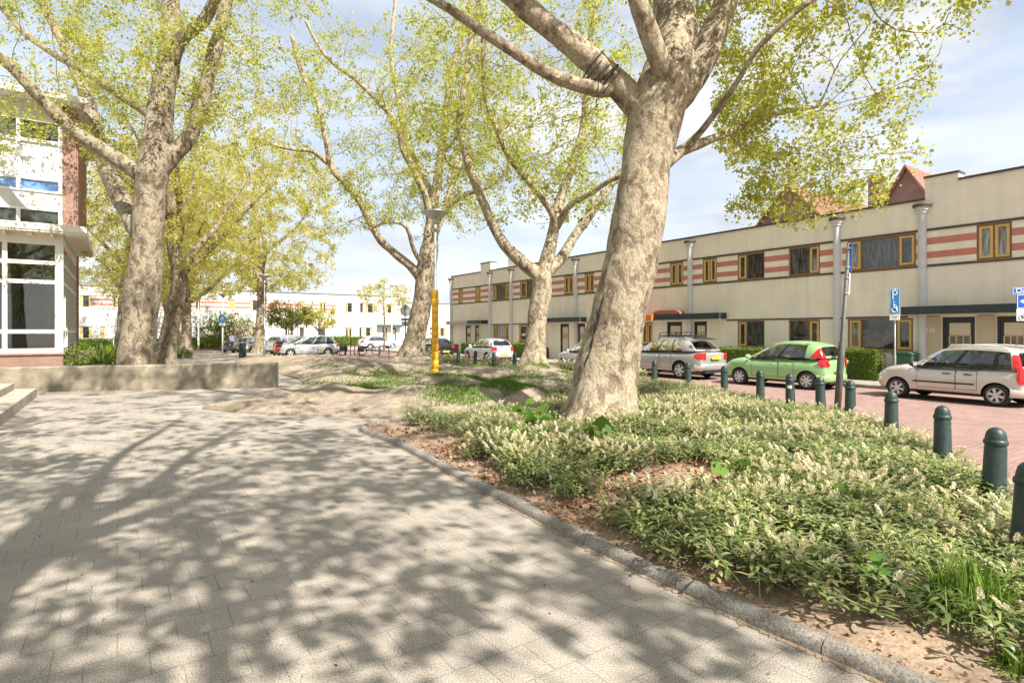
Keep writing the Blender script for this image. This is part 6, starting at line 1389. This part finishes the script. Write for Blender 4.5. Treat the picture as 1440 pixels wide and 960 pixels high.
shrub('leafy_shrub', 'bright leafy shrub at the corner of the glazed building', (*at(112, 0, 21.6)[:2], 0), .7, .6, .75, 1300, .1, 'leaf_hedge', 4)
shrub('flowering_shrub', 'tall loose flowering shrub behind the blue round sign', (*at(318, 0, 58)[:2], 0), 3.2, 1.8, 2.0, 5200, .2, 'leaf_hedge', 5); shrub('flowering_shrub', 'pale flowering bush left of the tree with the yellow green crown', (*at(338, 0, 57)[:2], 0), 1.7, 1.4, 2.0, 2000, .15, 'leaf_cream', 6)
def potted(label, loc, m, pot_r, h, leaf, seed, n=90, L=.6, w=.03):
    t = thing('potted_plant', label, 'plant', loc, 0, 'potted plants by the thick tree'); MB().lathe([(pot_r * .75, 0), (pot_r, h), (pot_r * 1.08, h), (pot_r * 1.08, h + .05), (pot_r * .9, h + .05), (pot_r * .9, h - .02), (.01, h - .02)], 16).build('pot', M[m], t); addmesh('leaves', blades(np.random.default_rng(seed), n, (0, 0, h - .02), L, w, .4, .8, 1.3, leaf, base_r=pot_r * .7), t); return t
potted('low dark pot with arching leaves, left of the thick tree', (*at(143, 0, 20.4)[:2], 0), 'terracotta', .42, .62, 'leaf_shrub', 7, 90, 1.1, .07)
potted('bright leafy pot plant against the thick tree', (*at(154, 0, 20.8)[:2], 0), 'terracotta', .36, .66, 'leaf_hedge', 8, 220, .95, .08)
potted('green pot with dark leaves, behind the bright pot plant', (*at(160, 0, 22.4)[:2], 0), 'bin_green', .30, .55, 'leaf_shrub', 9, 120, .6, .07)
# small pollarded trees and the young feathery tree before the far terrace
def small_tree(label, x, y, h, r, leaf, seed, nl=1500, name='small_tree', up=1.0, ls=.12):
    rr = random.Random(seed); base = V((x, y, 0)); tr = [(base + V((0, 0, -.2)), .12), (base + V((0, 0, h * .2)), .11), (base + V((.05, 0, h * .42)), .10), (base + V((0, 0, h * .75)), .04)]
    limbs = [(tr, None)]
    for k in range(7):
        a = k * .9 + rr.uniform(-.2, .2); limbs.append(([(base + V((0, 0, h * .40)), .05), (base + V((math.cos(a) * r * .45, math.sin(a) * r * .45, h * .62)), .03), (base + V((math.cos(a) * r * .85, math.sin(a) * r * .85, h * (.78 + .1 * up))), .015)], 0))
    return make_tree(label, limbs, [((x, y, h * .70), (r, r, h * .30), 260)], nl, ls, seed, leaf, 'bark_dark', 'small trees before the white terrace', tmpl=LEAF4, D=.3, kill=.55, name=name, tufts=.15)
p = at(402, 0, 57); small_tree('small rounded tree with reddish young leaves behind the moped', p.x, p.y, 4.9, 2.2, 'leaf_red', 41, 3200, ls=.19); p = at(410, 0, 55); small_tree('small vase shaped tree with fresh green leaves, right of the reddish one', p.x, p.y, 4.6, 2.3, 'leaf_hedge', 42, 2800, ls=.18)
p = at(448, 0, 56); small_tree('small vase shaped tree with pale leaves above the silver family car', p.x, p.y, 4.5, 1.9, 'leaf_far', 43, 2600, ls=.18)
p = at(540, 0, 52); x, y = p.x, p.y; base = V((x, y, 0)); limbs = [([(base, .11), (base + V((.05, 0, 2)), .09), (base + V((0, 0, 4)), .06), (base + V((0, 0, 6.4)), .02)], None)]
for k in range(9): a = k * 2.4; z = 3.0 + k * .33; limbs.append(([(base + V((0, 0, z)), .03), (base + V((math.cos(a) * 1.0, math.sin(a) * 1.0, z + .35)), .02), (base + V((math.cos(a) * 2.1, math.sin(a) * 2.1, z + .5)), .01)], 0))
make_tree('young feathery tree with flat layered twigs before the junction corner house', limbs, [((x, y, 4.9), (2.3, 2.3, 1.5), 220)], 2000, .17, 44, 'leaf_far', 'bark_dark', 'small trees before the white terrace', tmpl=LEAF4, D=.3, kill=.6, name='young_tree', tufts=.16)

# ground cover with cream flower spikes
rng = np.random.default_rng(77)
def plant_template(rng, nl, flower=True):
    """one shoot: whorl of narrow leaves and a flower spike. returns verts, faces(4), mats"""
    vs, fs, ms = [], [], []
    for k in range(nl):
        az = k * 2.4 + rng.uniform(-.3, .3); lay = k / nl; z0 = .12 + .15 * lay; el = rng.uniform(-.2, .5) + .5 * lay; L = rng.uniform(.085, .15); w = rng.uniform(.024, .036); c, s = math.cos(az), math.sin(az); o = len(vs)
        for t, ww in ((0, .12), (.4, .8), (.75, 1.0), (1, .06)):
            rad = .012 + L * t * math.cos(el); z = z0 + L * t * math.sin(el) - .05 * t * t
            for sd in (-1, 1): vs.append((rad * c - sd * w * ww * .5 * s, rad * s + sd * w * ww * .5 * c, z + (.006 if abs(ww) > .5 else 0)))
        fs += [(o, o + 1, o + 3, o + 2), (o + 2, o + 3, o + 5, o + 4), (o + 4, o + 5, o + 7, o + 6)]; ms += [0] * 3
    o = len(vs); vs += [(-.004, 0, 0), (.004, 0, 0), (.004, 0, .28), (-.004, 0, .28)]; fs.append((o, o + 1, o + 2, o + 3)); ms.append(0)
    if flower:                                      # knobbly spike: little petals round an axis
        tx, ty = rng.normal(0, .012, 2)
        for k in range(18):
            a = k * 2.4; h = k / 18; r = .016 * (1 - .5 * h); z = .285 + .062 * h; x, y = r * math.cos(a) + tx * h, r * math.sin(a) + ty * h; q = .0105; o = len(vs)
            vs += [(x - q * math.sin(a), y + q * math.cos(a), z - .004), (x + q * math.sin(a), y - q * math.cos(a), z - .004), (x * 1.9 + q * .5 * math.sin(a), y * 1.9 - q * .5 * math.cos(a), z + .014), (x * 1.9 - q * .5 * math.sin(a), y * 1.9 + q * .5 * math.cos(a), z + .014)]; fs.append((o, o + 1, o + 2, o + 3)); ms.append(1)
    return np.array(vs), np.array(fs), np.array(ms)
TPL = [plant_template(rng, n, f) for n, f in ((11, True), (13, True), (12, False), (10, False), (14, False), (12, True))]
def scatter(name, P, sc, kindw=None, tilt=.5):
    k = len(P); fl = np.clip(.42 + 1.7 * nz2d(P, .9, 41), .08, .9); isf = rng.uniform(0, 1, k) < fl; which = np.where(isf, rng.choice([0, 1, 5], k), rng.choice([2, 3, 4], k)); VS, LO, MI = [], [], []; off = 0
    for t, (tv, tf, tm) in enumerate(TPL):
        ii = np.nonzero(which == t)[0]; m = len(ii)
        if not m: continue
        az = rng.uniform(0, 2 * np.pi, m); s = sc[ii] if hasattr(sc, '__len__') else np.full(m, sc); c_, s_ = np.cos(az), np.sin(az)
        x = tv[None, :, 0] * c_[:, None] - tv[None, :, 1] * s_[:, None]; y = tv[None, :, 0] * s_[:, None] + tv[None, :, 1] * c_[:, None]; z = np.broadcast_to(tv[None, :, 2], x.shape)
        tl = rng.normal(0, tilt, (m, 2)); X_ = (x + z * tl[:, :1]) * s[:, None] + P[ii, 0:1]; Y_ = (y + z * tl[:, 1:]) * s[:, None] + P[ii, 1:2]; Z_ = z * s[:, None] * rng.uniform(.75, 1.15, (m, 1)) + P[ii, 2:3]
        VS.append(np.stack([X_, Y_, Z_], -1).reshape(-1, 3)); n = len(tv); LO.append((tf[None] + (np.arange(m) * n)[:, None, None] + off).reshape(-1)); MI.append(np.tile(tm, m)); off += m * n
    lo = np.concatenate(LO); me = np_mesh(name, np.concatenate(VS), lo, np.arange(len(lo) // 4) * 4, [M['leaf_cover'], M['leaf_cream']], np.concatenate(MI)); o = bpy.data.objects.new(name, me); COL.objects.link(o); return kind(o, 'stuff')
def sample(poly, n):
    xs = [p[0] for p in poly]; ys = [p[1] for p in poly]; P = np.stack([rng.uniform(min(xs), max(xs), n), rng.uniform(min(ys), max(ys), n)], 1); return P[inside(P[:, 0], P[:, 1], poly)]
def nz2d(P, sc, seed): return vnoise(P[:, 0], P[:, 1], sc, seed)
KC = [(p.x, p.y) for p in sm_curve(KERB[3:])]
def kerb_dist(P):
    d = np.full(len(P), 1e9)
    for (ax, ay), (bx, by) in zip(KC, KC[1:]):
        ex, ey = bx - ax, by - ay; t = np.clip(((P[:, 0] - ax) * ex + (P[:, 1] - ay) * ey) / (ex * ex + ey * ey), 0, 1); d = np.minimum(d, np.hypot(P[:, 0] - ax - t * ex, P[:, 1] - ay - t * ey))
    return d
P = sample(BED, 34000); kd_ = kerb_dist(P); nn = nz2d(P, .75, 2) + .5 * nz2d(P, 1.9, 4)
need = .22 + np.clip((P[:, 1] - 5) * .11, 0, 1.0); edge = np.clip((kd_ - need + .45 * nn) / .35, 0, 1)
# bare, litter covered hollow in the middle of the bed
hole = np.exp(-(((P[:, 0] - 1.15) / .8) ** 2 + ((P[:, 1] - 6.6) / 1.1) ** 2)) + .8 * np.exp(-(((P[:, 0] - 2.2) / .55) ** 2 + ((P[:, 1] - 4.3) / .45) ** 2)); trunk = np.hypot(P[:, 0] - 1.6, P[:, 1] - 10.4) > .62
dens = .95 * edge * np.clip(1.02 - .95 * hole + 1.5 * nn, .0, 1) * (np.hypot(P[:, 0] - 2.75, P[:, 1] - 3.45) > .38) * trunk * np.clip(1.25 - .04 * P[:, 1], .5, 1)
keepm = rng.uniform(0, 1, len(P)) < dens; P = P[keepm]; zz_ = bed_h(P[:, 0], P[:, 1]); hgt = 1.0 + .38 * vnoise(P[:, 0], P[:, 1], .9, 6)
scatter('ground_cover', np.column_stack([P, zz_ - .02]), np.clip(hgt, .55, 1.5) * np.clip(1.0 - .04 * (P[:, 1] - 5), .68, .92), [.2, .18, .16, .18, .12, .16])
# strip of the same plant along the road beyond the mound
STRIP = [(5.0, 19.9), (3.4, 20.4), (1.6, 23.2), (-1.0, 26.2), (-4.2, 30.6), (-6.4, 34.0), (-5.6, 35.4), (-4.2, 33.6), (-1.2, 28.3), (1.6, 24.6), (3.2, 22.4), (4.9, 20.6)]
P = sample(STRIP, 5200); nn = nz2d(P, .8, 12); P = P[rng.uniform(0, 1, len(P)) < np.clip(.75 + 1.2 * nn, .1, 1)]; scatter('ground_cover', np.column_stack([P, mound_h(P[:, 0], P[:, 1], False)]), 1.5, [.2, .18, .16, .18, .12, .16])
# grass on the mounds and along the bed
def grass(name, P, L, w=.006, mat='grass'):
    k = len(P); az = rng.uniform(0, 2 * np.pi, k); ln = L * rng.uniform(.5, 1.3, k); le = rng.uniform(.15, .9, k); vs = np.empty((k, 4, 3))
    for j, (t, ww) in enumerate(((0, 1), (0, -1), (.6, -.8), (1, 0))):
        rad = ln * t * t * le; vs[:, j, 0] = P[:, 0] + rad * np.cos(az) - ww * w * np.sin(az); vs[:, j, 1] = P[:, 1] + rad * np.sin(az) + ww * w * np.cos(az); vs[:, j, 2] = P[:, 2] + ln * t * (1 - .3 * le * t)
    me = np_mesh(name, vs.reshape(-1, 3), np.arange(k * 4), np.arange(k) * 4, M[mat]); o = bpy.data.objects.new(name, me); COL.objects.link(o); return kind(o, 'stuff')
GP = []
for cx, cy, rx, ry, n in ((-.9, 15.2, 1.1, .7, 3000), (-2.3, 16.6, .8, .9, 1500), (.1, 14.2, 1.0, .8, 2400), (-1.2, 13.2, .9, .6, 1500), (1.6, 18.2, 1.5, .9, 2600), (-.2, 19.6, 1.6, .7, 1800), (-2.2, 22.4, 2.0, .8, 2200), (2.6, 20.6, 1.0, .8, 1500), (.9, 15.8, .9, .9, 1500), (-3.4, 25.6, 1.7, .7, 1200), (1.4, 21.0, 1.2, .6, 1400), (-2.6, 19.0, 1.6, .8, 2600), (-3.6, 15.4, 1.2, .5, 1500), (-1.2, 17.6, 1.2, .7, 2600), (-4.4, 17.2, 1.3, .8, 2000), (-5.4, 21.4, 1.8, .9, 2000), (-.6, 14.4, 1.4, .9, 3000), (-7.4, 25.5, 1.8, 1.2, 1500)):
    q = rng.normal(size=(n, 2)) * np.array([rx, ry]) * .6 + np.array([cx, cy]); GP.append(q)
q = np.concatenate(GP); q = q[inside(q[:, 0], q[:, 1], MOUND)]; q = q[nz2d(q, 1.6, 15) > -.12]; grass('grass', np.column_stack([q, mound_h(q[:, 0], q[:, 1]) + .003]), .11, .007)
P = sample(BED, 5000); kd_ = kerb_dist(P); P = P[(kd_ < .75) & (kd_ > .12) & (nz2d(P, 1.1, 21) > .16)]; grass('grass', np.column_stack([P, bed_h(P[:, 0], P[:, 1])]), .06, .004)
# fallen leaves and twigs
def litter(name, P, size):
    k = len(P); u, v, w = bases(rng, k, 1.0); sz = size * rng.uniform(.5, 1.4, k); T = np.array([(0, -.5, .0), (.34, -.12, .22), (.14, .5, -.02), (-.2, .42, .12), (-.38, -.08, .2)]); vs = P[:, None, :] + sz[:, None, None] * (T[None, :, 0:1] * u[:, None] + T[None, :, 1:2] * v[:, None] + T[None, :, 2:3] * w[:, None])
    me = np_mesh(name, vs.reshape(-1, 3), np.arange(k * 5), np.arange(k) * 5, M['leaf_brown']); o = bpy.data.objects.new(name, me); COL.objects.link(o); return kind(o, 'stuff')
P = sample(BED, 90000); kd_ = kerb_dist(P); nn = nz2d(P, 1.0, 31); pr = np.clip(.42 + 1.1 * nn, .04, 1) * np.clip((kd_ - .02) / .3, .6, 1) * np.where(P[:, 1] > 9, .3, 1) * np.where(P[:, 1] < 3.7, .12, 1); P = P[rng.uniform(0, 1, len(P)) < pr]; litter('leaf_litter', np.column_stack([P, bed_h(P[:, 0], P[:, 1]) + .02]), .062)
P = sample(BED, 60000); kd_ = kerb_dist(P); P = P[(rng.uniform(0, 1, len(P)) < .8) & (P[:, 1] < 10)]; litter('leaf_litter', np.column_stack([P, bed_h(P[:, 0], P[:, 1]) + .01]), .022)
P = sample([(-3, 3), (3, 3), (1.5, 5), (-1, 9), (-3, 12), (-9, 14), (-9, 8)], 700); litter('leaf_litter', np.column_stack([P, np.full(len(P), .006)]), .02)

# single plants standing out of the cover
gt = thing('grass_clump', 'tall bright green grass clump in the near right corner of the bed', 'plant', (2.8, 3.5, .10)); addmesh('blades', blades(np.random.default_rng(8), 760, (0, 0, 0), .56, .010, .75, .8, 1.35, 'grass', seg=5, base_r=.2), gt)
gt = thing('grass_clump', 'smaller green grass tuft at the lower right edge of the bed', 'plant', (2.62, 2.95, .08)); addmesh('blades', blades(np.random.default_rng(9), 160, (0, 0, 0), .2, .009, .7, .8, 1.3, 'grass', seg=5, base_r=.1), gt)
def broad(label, loc, n, r, ls, seed):
    t = thing('broad_leaved_plant', label, 'plant', loc, 0, 'broad leaved plants in the ground cover'); g = np.random.default_rng(seed); P = ellip(g, (0, 0, .22 + r * .3), (r, r, r * .75), n, .5); addmesh('leaves', leaf_cloud('leaves', P, ls, g, M['leaf_bright'], LEAF5, 1.0), t)
    k = MB()
    for p_ in P: k.tube([(0, 0, -.03), (p_[0] * .6, p_[1] * .6, max(.02, p_[2] * .6)), tuple(p_)], .006, 4)
    k.build('stems', M['leaf_bright'], t); return t
def bz(px, py, z=.35): p = gp(px, py, z); return (p.x, p.y, .12)
broad('bright green broad leaved plant left of the leaning trunk', bz(752, 592), 26, .42, .26, 1); broad('broad leaved plant in front of the leaning trunk', bz(842, 622), 11, .26, .22, 2); broad('small broad leaved seedling among the flowers below the green car', bz(1024, 658), 8, .2, .17, 3); broad('single big pale leaf plant amid the flowering bed', bz(1185, 697), 5, .12, .17, 4)
broad('low yellow green plant at the bed kerb beside the grass clump', (2.42, 3.78, .05), 12, .16, .13, 5); broad('tiny green weed at the left edge of the bed', bz(738, 626, .2), 8, .16, .13, 6)
